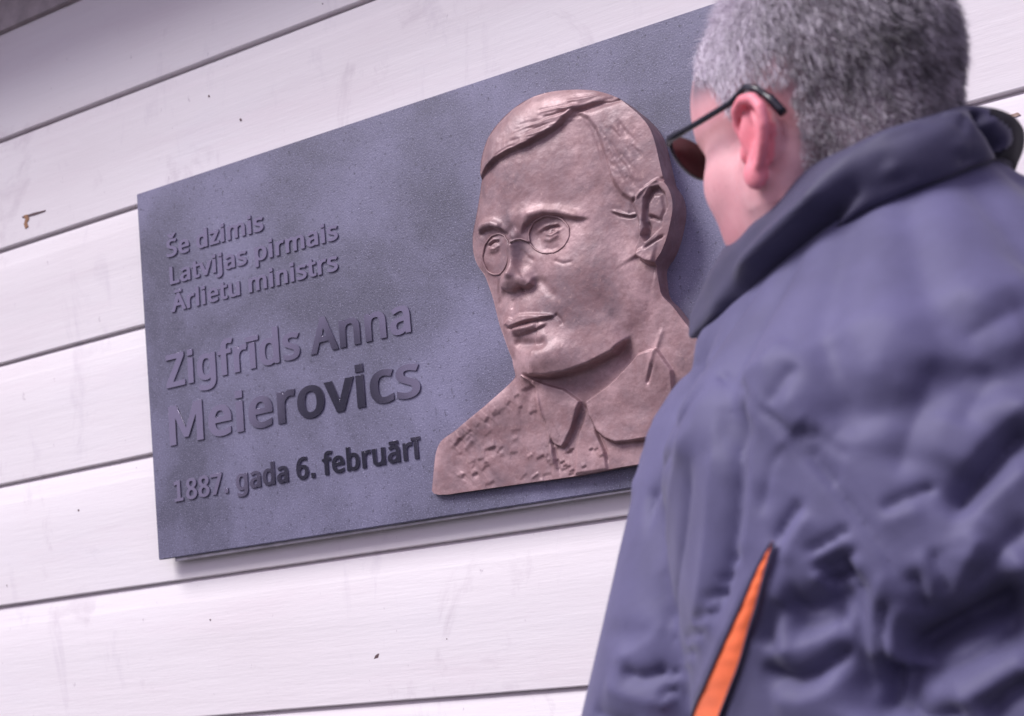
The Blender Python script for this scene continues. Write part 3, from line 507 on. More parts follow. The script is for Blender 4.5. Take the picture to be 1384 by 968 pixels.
('R',[701,72,716,99,710,110],-1.5,2.0,0.0),
('F',[717,103,701,72,692,26,735,25,734,46,725,73],3.2,1.8,0.0),
('R',[724,76,735,46,735,31],-2.9,1.6,0.0),
('R',[652,137,654,106,661,78,663,49,666,30],3.2,3.2,0.0),
('R',[656,106,664,78,667,48,670,29],-2.7,2.2,0.0),
('R',[831,176,815,145,804,121],1.8,3.0,0.0),
('R',[814,136,801,113],-2.4,2.0,0.0),
('S',[578,35,570,32,562,32],1.7,1.6,8.0),
('R',[626,56,631,57,635,60],1.1,2.5,0.0),
('R',[537,79,545,85,552,91],1.3,3.6,0.0),
('R',[521,48,529,50,537,50],0.6,2.6,0.0),
('S',[586,76,576,74,566,75],2.3,1.6,8.0),
('R',[616,96,624,96,633,99],-0.2,3.5,0.0),
('S',[652,56,645,53,639,52],2.1,1.6,8.0),
('R',[523,73,527,74,532,75],-0.3,2.6,0.0),
('S',[581,96,574,92,568,91],1.2,1.6,8.0),
('S',[659,32,652,32,645,31],1.5,1.6,8.0),
('S',[598,115,592,115,585,113],1.8,1.6,8.0),
('S',[625,37,619,34,613,29],1.1,1.6,8.0),
('R',[649,141,654,144,659,147],0.7,3.0,0.0),
('R',[518,85,522,87,525,87],0.8,3.7,0.0),
('R',[554,75,561,78,568,80],-0.2,2.9,0.0),
('S',[554,49,549,47,544,46],2.2,1.6,8.0),
('S',[573,55,566,54,559,49],2.0,1.6,8.0),
('S',[534,50,532,48,529,44],1.8,1.6,8.0),
('S',[650,142,642,138,635,134],1.1,1.6,8.0),
('S',[664,42,660,43,656,42],1.6,1.6,8.0),
('R',[658,68,668,67,677,65],-0.8,3.1,0.0),
('R',[598,57,602,56,606,58],-0.2,1.8,0.0),
('R',[540,91,545,94,551,99],1.0,2.7,0.0),
('R',[641,27,644,25,647,26],1.1,2.3,0.0),
('S',[658,56,656,55,654,51],1.8,1.6,8.0),
('S',[649,109,643,109,637,107],1.9,1.6,8.0),
('S',[630,118,627,117,624,117],1.8,1.6,8.0),
('S',[553,67,549,59,546,53],1.3,1.6,8.0),
('S',[584,76,578,76,571,75],2.1,1.6,8.0),
('S',[615,65,609,64,603,65],1.6,1.6,8.0),
('S',[566,64,561,64,555,63],1.8,1.6,8.0),
('S',[534,76,532,76,529,74],1.2,1.6,8.0),
('S',[673,62,669,61,664,62],1.9,1.6,8.0),
('S',[664,148,660,148,657,148],1.1,1.6,8.0),
('R',[532,90,538,93,543,94],-0.2,2.9,0.0),
('R',[574,62,582,65,590,71],0.4,3.3,0.0),
('R',[609,80,613,82,617,82],0.7,2.4,0.0),
('S',[624,91,615,91,607,91],1.0,1.6,8.0),
('R',[546,46,550,45,554,48],-0.8,2.8,0.0),
('R',[630,30,636,33,641,35],1.3,1.8,0.0),
('S',[596,75,590,72,584,67],1.8,1.6,8.0),
('S',[661,49,657,47,653,46],1.6,1.6,8.0),
('R',[587,65,591,66,595,67],1.0,3.2,0.0),
('R',[576,64,581,63,585,64],0.1,3.4,0.0),
('S',[667,75,661,69,655,63],1.2,1.6,8.0),
('S',[571,59,568,58,564,58],1.6,1.6,8.0),
('S',[539,95,533,94,527,93],1.4,1.6,8.0),
('S',[550,63,546,62,541,60],1.1,1.6,8.0),
('S',[686,37,679,36],2.2,1.0,5.0),
('S',[722,23,715,22],1.9,1.0,5.0),
('S',[727,52,720,50],1.7,1.0,5.0),
('S',[720,53,714,51],2.6,1.0,5.0),
('S',[680,35,672,34],1.5,1.0,5.0),
('S',[671,38,666,36],1.3,1.0,5.0),
('S',[733,43,726,41],1.5,1.0,5.0),
('S',[689,28,681,27],2.0,1.0,5.0),
('S',[693,57,685,56],2.7,1.0,5.0),
('S',[682,39,675,38],2.2,1.0,5.0),
('S',[709,34,702,32],2.2,1.0,5.0),
('S',[691,32,683,30],2.0,1.0,5.0),
('S',[690,55,682,53],2.5,1.0,5.0),
('S',[670,48,664,46],1.9,1.0,5.0),
('S',[687,55,679,53],1.4,1.0,5.0),
('S',[679,44,671,42],2.4,1.0,5.0),
('S',[535,95,523,86],2.7,1.6,8.0),
('S',[546,99,537,95],1.3,1.6,8.0),
('S',[551,103,545,97],2.5,1.6,8.0),
('S',[566,109,559,103],1.2,1.6,8.0),
('S',[580,114,573,107],2.4,1.6,8.0),
('S',[594,120,585,115],1.7,1.6,8.0),
('S',[608,121,594,116],0.9,1.6,8.0),
('S',[615,128,608,122],1.7,1.6,8.0),
('S',[629,133,620,130],2.0,1.6,8.0),
('S',[641,139,632,136],1.8,1.6,8.0),
('S',[649,143,640,136],1.2,1.6,8.0)]

STEP = 1.05
ol = np.array(BUST_OUTLINE, float).reshape(-1, 2)
# round the traced outline a little
def chaikin(p, it=1, closed=True):
    for _ in range(it):
        q = np.roll(p, -1, 0) if closed else p[1:]
        pp = p if closed else p[:-1]
        a = pp*.75+q*.25; b = pp*.25+q*.75; p2 = np.empty((2*len(a), 2)); p2[0::2] = a; p2[1::2] = b
        p = p2 if closed else np.vstack([p[:1], p2, p[-1:]])
    return p
ol = chaikin(ol, 2)
def seg_dist(P, L, closed=False):
    """distance, side (+ right of travel), arclength fraction for points P to polyline L"""
    L = np.asarray(L, float); Q = np.roll(L, -1, 0) if closed else L[1:]; A = L if closed else L[:-1]
    ln = np.hypot(*(Q-A).T); cum = np.concatenate([[0], np.cumsum(ln)]); best = np.full(len(P), 1e9); side = np.zeros(len(P)); arc = np.zeros(len(P))
    for i in range(len(A)):
        d = Q[i]-A[i]; L2 = max(1e-9, d@d); t = np.clip(((P-A[i])@d)/L2, 0, 1); c = A[i]+t[:, None]*d; e = P-c; dd = np.hypot(e[:, 0], e[:, 1])
        s_ = (P[:, 0]-A[i, 0])*d[1]-(P[:, 1]-A[i, 1])*d[0]; m_ = dd < best
        best[m_] = dd[m_]; side[m_] = np.sign(s_[m_]); arc[m_] = (cum[i]+t[m_]*ln[i])/cum[-1]
    return best, side, arc
def inside(P, L):
    L = np.asarray(L, float); r = np.zeros(len(P), bool); n_ = len(L)
    for i in range(n_):
        a, b = L[i], L[(i+1) % n_]
        if a[1] == b[1]: continue
        c = ((a[1] > P[:, 1]) != (b[1] > P[:, 1])) & (P[:, 0] < (b[0]-a[0])*(P[:, 1]-a[1])/(b[1]-a[1])+a[0]); r ^= c
    return r
mn = ol.min(0)-4; mx = ol.max(0)+4
nu = int((mx[0]-mn[0])/STEP)+1; nv = int((mx[1]-mn[1])/STEP)+1
U, V = np.meshgrid(mn[0]+np.arange(nu)*STEP, mn[1]+np.arange(nv)*STEP); G = np.stack([U.ravel(), V.ravel()], 1)
ins = inside(G, ol)
bd, _, _ = seg_dist(G, ol, True)
def smst(t): t = np.clip(t, 0, 1); return t*t*(3-2*t)
def relief(P):
    u = P[:, 0]; v = P[:, 1]
    h = 7+8*smst((u-500)/330)
    d, s_, a_ = seg_dist(P, np.array(HEAD_CONTOUR).reshape(-1, 2))
    h += smst((v-80)/60)*(8*(1-np.exp(-d/38.))-4*np.exp(-d/7.))
    bl = np.array(BUST_OUTLINE).reshape(-1, 2)[:9]
    d, s_, a_ = seg_dist(P, bl); h -= 3*np.exp(-d/6.)
    for kind, pts, amp, w_, dec in STROKES:
        L = np.array(pts, float).reshape(-1, 2)
        rad = {'R': 3.2*w_, 'F': 1.5*w_, 'S': 4*dec, 'B': 0}[kind]
        if kind == 'B':
            h += amp*np.exp(-((u-L[0, 0])/w_)**2-((v-L[0, 1])/dec)**2); continue
        lo = L.min(0)-rad-2; hi = L.max(0)+rad+2
        m_ = (u > lo[0]) & (u < hi[0]) & (v > lo[1]) & (v < hi[1])
        if not m_.any(): continue
        Q = P[m_]
        if kind == 'R':
            d, s_, a_ = seg_dist(Q, L); tp = smst(a_/.18)*smst((1-a_)/.18)*.85+.15; h[m_] += amp*tp*np.exp(-(d/w_)**2)
        elif kind == 'F':
            d, s_, a_ = seg_dist(Q, L, True); sd_ = np.where(inside(Q, L), d, -d); h[m_] += amp*smst(.5+sd_/(2*w_))
        else:
            d, s_, a_ = seg_dist(Q, L); tp = smst(a_/.15)*smst((1-a_)/.15); h[m_] += amp*.5*tp*np.tanh(s_*d/w_)*np.exp(-d/dec)
    # tool marks of the modelling
    return h
fb = np.array([.55*noise.fractal(Vector((a*.035, b*.035, 1.3)), .8, 2.2, 5) for a, b in G[::1]]) if len(G) < 400000 else 0
# snap a ring of outer vertices on to the outline
grid_in = ins.reshape(nv, nu)
near = np.zeros_like(grid_in)
for dj in (-1, 0, 1):
    for di in (-1, 0, 1): near |= np.roll(np.roll(grid_in, dj, 0), di, 1)
ring = near & ~grid_in
idx = np.where(ring.ravel())[0]
def closest(P, L):
    A = L; Q = np.roll(L, -1, 0); best = np.full(len(P), 1e9); cp = P.copy()
    for i in range(len(A)):
        d = Q[i]-A[i]; t = np.clip(((P-A[i])@d)/max(1e-9, d@d), 0, 1); c = A[i]+t[:, None]*d; dd = np.hypot(*(P-c).T); m_ = dd < best; best[m_] = dd[m_]; cp[m_] = c[m_]
    return cp
G2 = G.copy(); G2[idx] = closest(G[idx], ol)
use = near.ravel()
H = np.zeros(len(G)); H[use] = relief(G2[use]); H = H+fb*np.clip(bd/6, .3, 1)
H = np.maximum(H, 3)
remap = -np.ones(len(G), int); remap[use] = np.arange(use.sum())
V3 = np.stack([G2[use][:, 0]/1000, -H[use]/1000, 1.46+G2[use][:, 1]/1000], 1)
j, i = np.mgrid[0:nv-1, 0:nu-1]; a = (j*nu+i).ravel(); quads = np.stack([a, a+1, a+nu+1, a+nu], 1)
ok = use[quads].all(1) & ins[quads].any(1); quads = remap[quads[ok]]
cnt = {}
for q in quads.tolist():
    for k_ in range(4):
        e = (q[k_], q[(k_+1) % 4]); cnt[e] = 1
edges = [e for e in cnt if (e[1], e[0]) not in cnt]
base = len(V3); bv = sorted({v_ for e in edges for v_ in e}); bi = {v_: base+q for q, v_ in enumerate(bv)}
bv2 = sorted(bv); top2 = {v_: base+len(bv)+q for q, v_ in enumerate(bv2)}
Vb = V3[bv].copy(); Vb[:, 1] = .0005; Vt = V3[bv2].copy()
allv = np.vstack([V3, Vb, Vt])
faces = quads.tolist()+[(top2[e[1]], top2[e[0]], bi[e[0]], bi[e[1]]) for e in edges]
bust = mesh_obj('bronze_relief_bust', allv, faces, M_bronze, plaque, True)
def wire(ptlist, rad, height_off, closed, name, parent):
    P = np.array(ptlist, float).reshape(-1, 2)
    hh = relief(P)
    n_ = len(P)
    if closed: hh = np.array([np.mean([hh[(q+o_) % n_] for o_ in range(-5, 6)]) for q in range(n_)])*.5+hh*.5
    hh = hh+height_off
    pts = [Vector((P[q, 0]/1000, -hh[q]/1000, 1.46+P[q, 1]/1000)) for q in range(n_)]
    return tube(name, pts, rad, closed, M_bronze, parent)
def tube(name, pts, rad, closed, mat, parent, seg=8, mesh_only=False):
    n_ = len(pts); vs = []; fs = []; rads = rad if isinstance(rad, (list, tuple)) else [rad]*n_
    up = None
    for q in range(n_):
        t = (pts[(q+1) % n_]-pts[q-1]) if closed or 0 < q < n_-1 else (pts[1]-pts[0] if q == 0 else pts[-1]-pts[-2])
        t.normalize()
        if up is None: up = t.orthogonal().normalized()
        up = (up-t*up.dot(t)).normalized(); b = t.cross(up)
        for s_ in range(seg):
            an = 2*math.pi*s_/seg; vs.append(pts[q]+(up*math.cos(an)+b*math.sin(an))*rads[q])
    m_ = n_ if closed else n_-1
    for q in range(m_):
        for s_ in range(seg): fs.append((q*seg+s_, q*seg+(s_+1) % seg, ((q+1) % n_)*seg+(s_+1) % seg, ((q+1) % n_)*seg+s_))
    if not closed: fs += [tuple(range(seg))[::-1], tuple(range((n_-1)*seg, n_*seg))]
    if mesh_only: return vs, fs
    return mesh_obj(name, [tuple(v) for v in vs], fs, mat, parent, True)
wire(RING_A, .0012, .5, True, 'spectacle_ring', bust); wire(RING_B, .0012, .5, True, 'spectacle_ring', bust)
wire(BRIDGE, .0013, 2.2, False, 'spectacle_bridge', bust)
# ------------------------------------------------------------------ the man
def icos(bm, c, r, rot=None, sub=3):
    m = Matrix.Translation(c) @ (rot.to_4x4() if rot else Matrix.Identity(4)) @ Matrix.Diagonal((*((r,)*3 if isinstance(r, (int, float)) else r), 1))
    bmesh.ops.create_icosphere(bm, subdivisions=sub, radius=1, matrix=m)
def cone(bm, a, b, ra, rb, seg=20):
    a = Vector(a); b = Vector(b); d = b-a
    m = Matrix.Translation((a+b)/2) @ d.to_track_quat('Z', 'Y').to_matrix().to_4x4()
    bmesh.ops.create_cone(bm, cap_ends=True, segments=seg, radius1=ra, radius2=rb, depth=d.length, matrix=m)
    icos(bm, a, ra, sub=2); icos(bm, b, rb, sub=2)
def loft(bm, secs, seg=40):
    """closed loft through elliptical sections (centre, rx, ry, angle)"""
    rows = []
    for c, rx, ry, an in secs:
        ca, sa = math.cos(an), math.sin(an); row = []
        for k_ in range(seg):
            t = 2*math.pi*k_/seg; e = .85
            x = rx*math.copysign(abs(math.cos(t))**e, math.cos(t)); y = ry*math.copysign(abs(math.sin(t))**e, math.sin(t))
            row.append(bm.verts.new((c[0]+x*ca-y*sa, c[1]+x*sa+y*ca, c[2])))
        rows.append(row)
    for a_, b_ in zip(rows, rows[1:]):
        for k_ in range(seg): bm.faces.new((a_[k_], a_[(k_+1) % seg], b_[(k_+1) % seg], b_[k_]))
    bm.faces.new(rows[0][::-1]); bm.faces.new(rows[-1])
def remesh(bm, voxel, smooth=6, fac=.5):
    me = bpy.data.meshes.new('tmp'); bm.to_mesh(me); bm.free(); o = bpy.data.objects.new('tmp', me); C.objects.link(o)
    m = o.modifiers.new('r', 'REMESH'); m.mode = 'VOXEL'; m.voxel_size = voxel
    if smooth: s_ = o.modifiers.new('s', 'SMOOTH'); s_.iterations = smooth; s_.factor = fac
    dg = bpy.context.evaluated_depsgraph_get(); dg.update(); r = bpy.data.meshes.new_from_object(o.evaluated_get(dg)); bpy.data.objects.remove(o); return r
def arr(me):
    v = np.empty(len(me.vertices)*3, np.float32); me.vertices.foreach_get('co', v); nn = np.empty_like(v); me.vertices.foreach_get('normal', nn)
    return v.reshape(-1, 3).astype(float), nn.reshape(-1, 3).astype(float)
def setv(me, v): me.vertices.foreach_set('co', v.astype(np.float32).ravel()); me.update()

person = empty('person', (1.22, -.47, 0), label='man seen from behind in a grey-violet jacket and dark glasses with short grey hair', cat='person')
HC = Vector((1.1893, -0.5093, 1.6255)); YAW = R(158); HP = R(4); HR_ = R(-3)
# head frame: +y faces forward, +x to his right, z up
HM = Matrix.Translation(HC) @ Matrix.Rotation(YAW-R(90), 4, 'Z') @ Matrix.Rotation(HP, 4, 'X') @ Matrix.Rotation(HR_, 4, 'Y')
bm = bmesh.new()
icos(bm, (0, -.012, .058), (.076, .096, .094), sub=4); icos(bm, (0, .044, .046), (.067, .060, .074), sub=4); icos(bm, (0, -.036, .012), (.066, .068, .060)); icos(bm, (0, .030, -.030), (.066, .060, .075))
icos(bm, (0, .036, -.070), (.048, .042, .034)); icos(bm, (0, .064, -.082), (.022, .016, .018))
for s_ in (-1, 1):
    icos(bm, (s_*.043, .046, -.012), (.025, .033, .038)); cone(bm, (s_*.050, .004, -.052), (s_*.024, .052, -.082), .018, .017, 32)
    icos(bm, (s_*.058, .0, -.02), (.018, .035, .04)); cone(bm, (s_*.012, .088, .034), (s_*.045, .074, .034), .010, .010)
    cone(bm, (s_*.008, .080, -.033), (s_*.013, .077, -.033), .008, .008)
    # ear: helix, antihelix, lobe, concha wall
    def E_(y, z, o_=0): return Vector((s_*(.0760+o_*.95), y*.98, z*.79-.001))
    hel = [(.006, .006, .002), (.010, .022, .004), (.006, .034, .009), (-.005, .0395, .014), (-.018, .036, .018), (-.026, .025, .020), (-.027, .010, .020), (-.022, -.006, .017), (-.014, -.018, .012), (-.006, -.024, .008)]
    for a_, b_ in zip(hel, hel[1:]): cone(bm, E_(*a_), E_(*b_), .0042, .0042, 12)
    anti = [(-.012, .026, .010), (-.017, .014, .013), (-.016, .0, .012), (-.008, -.012, .008), (0, -.015, .006)]
    for a_, b_ in zip(anti, anti[1:]): cone(bm, E_(*a_), E_(*b_), .0040, .0040, 12)
    icos(bm, E_(-.003, -.026, .007), (.0062, .0095, .0115)); icos(bm, E_(.008, -.004, .001), (.005, .005, .008))
    icos(bm, E_(-.010, .008, .004), (.0028, .016, .023), Matrix.Rotation(s_*R(-28), 3, 'Z'))
    cone(bm, E_(-.008, .012, -.012), E_(-.016, .010, .006), .012, .006)
cone(bm, (0, .086, .030), (0, .089, -.016), .0095, .0115); icos(bm, (0, .086, -.024), (.014, .013, .011))
icos(bm, (0, .070, -.056), (.021, .014, .008)); icos(bm, (0, .069, -.066), (.018, .013, .008))
icos(bm, (0, -.062, -.01), (.060, .040, .050)); 
bmesh.ops.transform(bm, matrix=HM, verts=bm.verts)
nk = HM @ Vector((0, -.030, -.055)); nb = Vector((1.232, -.478, 1.50))
cone(bm, nk, nb, .054, .058, 72); cone(bm, HM @ Vector((0, -.012, -.05)), Vector((1.215, -.45, 1.50)), .044, .050, 72)
head_me = remesh(bm, .0019, 5, .5)
hv, hn = arr(head_me)
IM = np.array(HM.inverted()); hl = hv @ IM[:3, :3].T + IM[:3, 3]        # head-frame coordinates
for s_ in (-1, 1):        # eye sockets
    d = np.exp(-((hl[:, 0]-s_*.032)/.014)**2-((hl[:, 2]-.014)/.010)**2)*(hl[:, 1] > .05); hv -= hn*d[:, None]*.006
ed = np.empty(len(head_me.edges)*2, np.int32); head_me.edges.foreach_get('vertices', ed); ed = ed.reshape(-1, 2); deg = np.bincount(ed.ravel(), minlength=len(hv))[:, None]
soft = 1-((np.abs(hl[:, 0]) > .069) & (np.abs(hl[:, 1]) < .045) & (hl[:, 2] > -.042) & (hl[:, 2] < .05)).astype(float)
soft *= np.where((hl[:, 1] > .075) & (hl[:, 2] < .03), .15, 1)
for _ in range(60):
    acc = np.zeros_like(hv)
    for k_ in range(3): acc[:, k_] = np.bincount(ed[:, 0], hv[ed[:, 1], k_], len(hv))+np.bincount(ed[:, 1], hv[ed[:, 0], k_], len(hv))
    hv += (acc/deg-hv)*.6*soft[:, None]
setv(head_me, hv); hv, hn = arr(head_me)
# body under the clothes: torso, arms with hands, legs
SL, SR = Vector((1.080, -.475, 1.425)), Vector((1.405, -.475, 1.50))
EL, ER = Vector((1.045, -.50, 1.15)), Vector((1.455, -.47, 1.17))
WL, WR = Vector((1.02, -.30, 1.01)), Vector((1.44, -.27, 1.02))
HIP = Vector((1.235, -.46, .95))
bm = bmesh.new()
loft(bm, [((1.235, -.455, .88), .155, .10, 0), ((1.235, -.46, 1.0), .16, .105, 0), ((1.235, -.465, 1.15), .14, .095, 0), ((1.235, -.47, 1.33), .165, .11, 0), ((1.235, -.47, 1.43), .16, .095, 0), ((1.23, -.475, 1.50), .075, .07, 0)])
cone(bm, (1.23, -.475, 1.46), nb, .062, .062)
for S_, E2, W_, sd_ in ((SL, EL, WL, -1), (SR, ER, WR, 1)):
    cone(bm, (1.235+sd_*.06, -.47, 1.43), S_, .06, .052); cone(bm, S_, E2, .048, .040); cone(bm, E2, W_, .038, .027)
    fw = (W_-E2).normalized(); sidev = Vector((1, 0, 0))
    P0 = W_+fw*.05; icos(bm, W_+fw*.045, (.038, .048, .018), (W_-E2).to_track_quat('Y', 'Z').to_matrix())
    for q, ln in enumerate((.066, .078, .074, .058)):
        b0 = W_+fw*.085+sidev*(q-1.5)*.019*sd_*-1; dwn = Vector((0, .02, -.018))
        cone(bm, b0, b0+fw*ln*.5+dwn*.3, .009, .0085, 10); cone(bm, b0+fw*ln*.5+dwn*.3, b0+fw*ln*.9+dwn, .0085, .0075, 10)
    tb = W_+fw*.03-sidev*.030*sd_; cone(bm, tb, tb+fw*.035-sidev*.02*sd_, .011, .010, 10); cone(bm, tb+fw*.035-sidev*.02*sd_, tb+fw*.06-sidev*.018*sd_, .010, .008, 10)
for s_ in (-1, 1):
    cone(bm, (1.235+s_*.085, -.46, .90), (1.235+s_*.10, -.45, .50), .085, .056); cone(bm, (1.235+s_*.10, -.45, .50), (1.235+s_*.10, -.47, .10), .054, .038)
    cone(bm, (1.235+s_*.10, -.47, .07), (1.235+s_*.115, -.33, .045), .035, .028)
body_me = remesh(bm, .005, 2)
bm = bmesh.new(); bm.from_mesh(head_me); bm.from_mesh(body_me)
me = bpy.data.meshes.new('body'); bm.to_mesh(me); bm.free()
v, nn = arr(me); l_ = v @ IM[:3, :3].T + IM[:3, 3]
tint = np.ones((len(v), 4), np.float32)
earm = (np.abs(l_[:, 0]) > .077) & (np.abs(l_[:, 1]+.008) < .04) & (l_[:, 2] > -.04) & (l_[:, 2] < .046)
tint[earm, :3] = (1.12, .72, .80)
hairy = (l_[:, 2] > .05) | ((l_[:, 1] < -.03) & (l_[:, 2] > -.058)) | ((np.abs(l_[:, 0]) > .055) & (l_[:, 2] > .0) & (l_[:, 1] < .035) & ~earm)
inh = (l_[:, 2] > -.2)
kz = smst((l_[:, 2]+.095)/.05)*smst((-.01-l_[:, 1])/.04)
kz = np.maximum(kz, smst((l_[:, 2]-.040)/.025)*smst((.085-l_[:, 1])/.02))*(~earm)
tint[:, :3] *= (1-kz[:, None]*np.array([.72, .58, .52])[None])
ca = me.color_attributes.new('tint', 'FLOAT_COLOR', 'POINT'); ca.data.foreach_set('color', tint.ravel())
body = link('body', me, M_skin, person, True)
# hair: thousands of short strands growing from the scalp
hr = np.random.default_rng(11)
hl2 = hl; X, Y, Z = hl2.T
top = smst((Z-.062+(.02*(Y > .04)))/.012)
side_line = hr.uniform(-.004, .006, len(Z))+np.where(Y > .046, .064+(Y-.046)*.45, np.where(Y > .010, .002+(Y-.010)*1.6, np.where(Y > -.030, .037, np.where(Y > -.045, -.040, -.092))))
near_ear = (np.abs(X) > .070) & (Y < .020) & (Y > -.036) & (Z < .038)
front_cut = (Y > .070) & (Z < .092)
mask = (Z > side_line) & ~near_ear & ~front_cut & (np.abs(X) < .0785) & (Z > -.10)
cand = np.where(mask)[0]
NS = 64000
pr = .12+.88*smst((Z[cand]+.088)/.05); pick = hr.choice(cand, NS, p=pr/pr.sum())
p0 = hv[pick]+hn[pick]*0; nrm = hn[pick]; loc = hl[pick]
RHM = np.array(HM.to_3x3())
zt = np.clip((loc[:, 2]+.05)/.13, 0, 1)
length = (.0026+.0105*zt**1.3)*hr.uniform(.7, 1.25, NS)
tf_ = smst((loc[:, 2]-.07)/.07); flow = np.stack([np.zeros(NS), -.5+.95*tf_, -.9+1.1*tf_], 1) @ RHM.T
jit = hr.normal(0, .17, (NS, 3))
d0 = nrm*.50+flow*.75+jit; d0 /= np.linalg.norm(d0, axis=1)[:, None]
d1 = nrm*.18+flow*1.0+jit; d1 /= np.linalg.norm(d1, axis=1)[:, None]
m1 = p0+d0*length[:, None]*.55; m2 = m1+d1*length[:, None]*.55
sdv = np.cross(d0, hr.normal(0, 1, (NS, 3))); sdv /= np.linalg.norm(sdv, axis=1)[:, None]
wd = hr.uniform(.00014, .00026, NS)[:, None]
b0 = p0-nrm*.0008
HV = np.stack([b0-sdv*wd, b0+sdv*wd, m1+sdv*wd*.9, m1-sdv*wd*.9, m2+sdv*wd*.15, m2-sdv*wd*.15], 1).reshape(-1, 3)
q_ = np.arange(NS)[:, None]*6; HF = np.concatenate([q_+np.array([0, 1, 2, 3]), q_+np.array([3, 2, 4, 5])])
clump = np.array([noise.noise(Vector((x_[0]*170, x_[1]*170, x_[2]*48))) for x_ in loc])
front = smst((loc[:, 1]+.075)/.12)
g_ = np.clip(.27+.42*front+.30*clump+hr.normal(0, .08, NS)+.05*zt, .03, .75)
pale = hr.random(NS) < (.22+.35*front)
g_ = np.where(pale, np.clip(g_+.22, 0, .8), g_)
hc = np.stack([g_*.98, g_*.90, g_*1.0, np.ones(NS)], 1).astype(np.float32)
hair = mesh_obj('hair', HV, HF, None, body)
hca = hair.data.color_attributes.new('shade', 'FLOAT_COLOR', 'POINT'); hca.data.foreach_set('color', np.repeat(hc, 6, 0).ravel())
hm = N('grey_hair', .55, 0, .4); at = hm.n('ShaderNodeAttribute'); at.attribute_name = 'shade'; hm.color(at.outputs['Color']); hair.data.materials.append(hm.m)
hair['kind'] = 'stuff'
# sunglasses
def HW(x, y, z): return HM @ Vector((x, y, z))
glasses = empty('sunglasses', (0, 0, 0)); glasses.parent = person; glasses.location = -person.location
for s_ in (-1, 1):
    rim = [HW(s_*(.038+.029*math.cos(t)), .106-.016*abs((.038+.029*math.cos(t))/.068)**2, .021+.0130*math.sin(t)*(1-.2*math.cos(t))+.005*math.cos(t)) for t in np.linspace(0, 2*math.pi, 29)[:-1]]
    tube('rim', [p.copy() for p in rim], .0017, True, M_black, glasses)
    vs = [tuple(p) for p in rim]; c_ = sum(rim, Vector())/len(rim)+HM.to_3x3() @ Vector((0, .002, 0)); off = HM.to_3x3() @ Vector((0, -.0018, 0))
    nR = len(vs); vv = vs+[tuple(Vector(p)+off) for p in vs]+[tuple(c_), tuple(c_+off)]
    ff = [(i_, (i_+1) % nR, 2*nR) for i_ in range(nR)]+[(nR+(i_+1) % nR, nR+i_, 2*nR+1) for i_ in range(nR)]
    mesh_obj('lens', vv, ff, M_lens, glasses, True)
    arm = [HW(s_*.067, .092, .027), HW(s_*.074, .084, .028), HW(s_*.0765, .05, .031), HW(s_*.079, .015, .035), HW(s_*.083, -.004, .0405), HW(s_*.084, -.014, .036), HW(s_*.082, -.024, .026), HW(s_*.080, -.032, .014)]
    arm = [Vector(q) for q in zip(*[np.interp(np.linspace(0, 7, 29), range(8), [a_[k_] for a_ in arm]) for k_ in range(3)])]
    tube('temple_arm', arm, [.0030]*6+[.0024]*12+[.0026]*6+[.0036]*5, False, M_black, glasses)
tube('bridge', [HW(-.008, .106, .016), HW(0, .110, .019), HW(.008, .106, .016)], .0018, False, M_black, glasses)
# jacket
TA = R(8)
bm = bmesh.new()
loft(bm, [((1.24, -.47, .84), .215, .150, TA), ((1.24, -.47, .90), .222, .158, TA), ((1.245, -.485, 1.05), .205, .165, TA), ((1.25, -.495, 1.20), .200, .172, TA),
          ((1.25, -.505, 1.32), .205, .176, TA), ((1.25, -.505, 1.40), .200, .168, TA), ((1.245, -.495, 1.46), .165, .140, TA), ((1.24, -.49, 1.505), .115, .092, TA), ((1.24, -.495, 1.535), .088, .080, TA)])
cone(bm, (1.19, -.49, 1.475), SL+Vector((0, 0, .0)), .070, .066, 28); cone(bm, (1.29, -.48, 1.505), SR, .075, .070, 28)
cone(bm, SL, (EL[0]-.0, EL[1]-.02, EL[2]+.13), .073, .072, 28); cone(bm, (EL[0]-.0, EL[1]-.02, EL[2]+.13), (EL[0]-.055, EL[1]-.01, EL[2]), .072, .075, 28); cone(bm, (EL[0]-.055, EL[1]-.01, EL[2]), WL+Vector((0, -.01, 0)), .075, .045, 28)
cone(bm, SR, ER, .074, .068, 28); cone(bm, ER, WR, .066, .045, 28)
COL_LOW = [(1.0598, -0.499, 1.5153), (1.1035, -0.5403, 1.5233), (1.1558, -0.5725, 1.5387), (1.2036, -0.5947, 1.55), (1.2445, -0.5914, 1.5616), (1.2813, -0.5782, 1.571), (1.3062, -0.5432, 1.5838), (1.313, -0.4951, 1.5962), (1.2991, -0.417, 1.6057)]
for i_, p_ in enumerate(COL_LOW):
    p_ = Vector(p_); c_ = Vector((1.235, -.485, p_.z)); o_ = (p_-c_).normalized(); a_ = p_-o_*.034+Vector((0, 0, -.020)); b_ = p_+o_*.035+Vector((0, 0, -.125)); b_.x = min(max(b_.x, 1.10), 1.38)
    cone(bm, a_, b_, .032, .052, 28)
    if i_: cone(bm, a_, prev_, .032, .032, 28)
    prev_ = a_
jme = remesh(bm, .0031, 34, .5)
jv, jn = arr(jme)
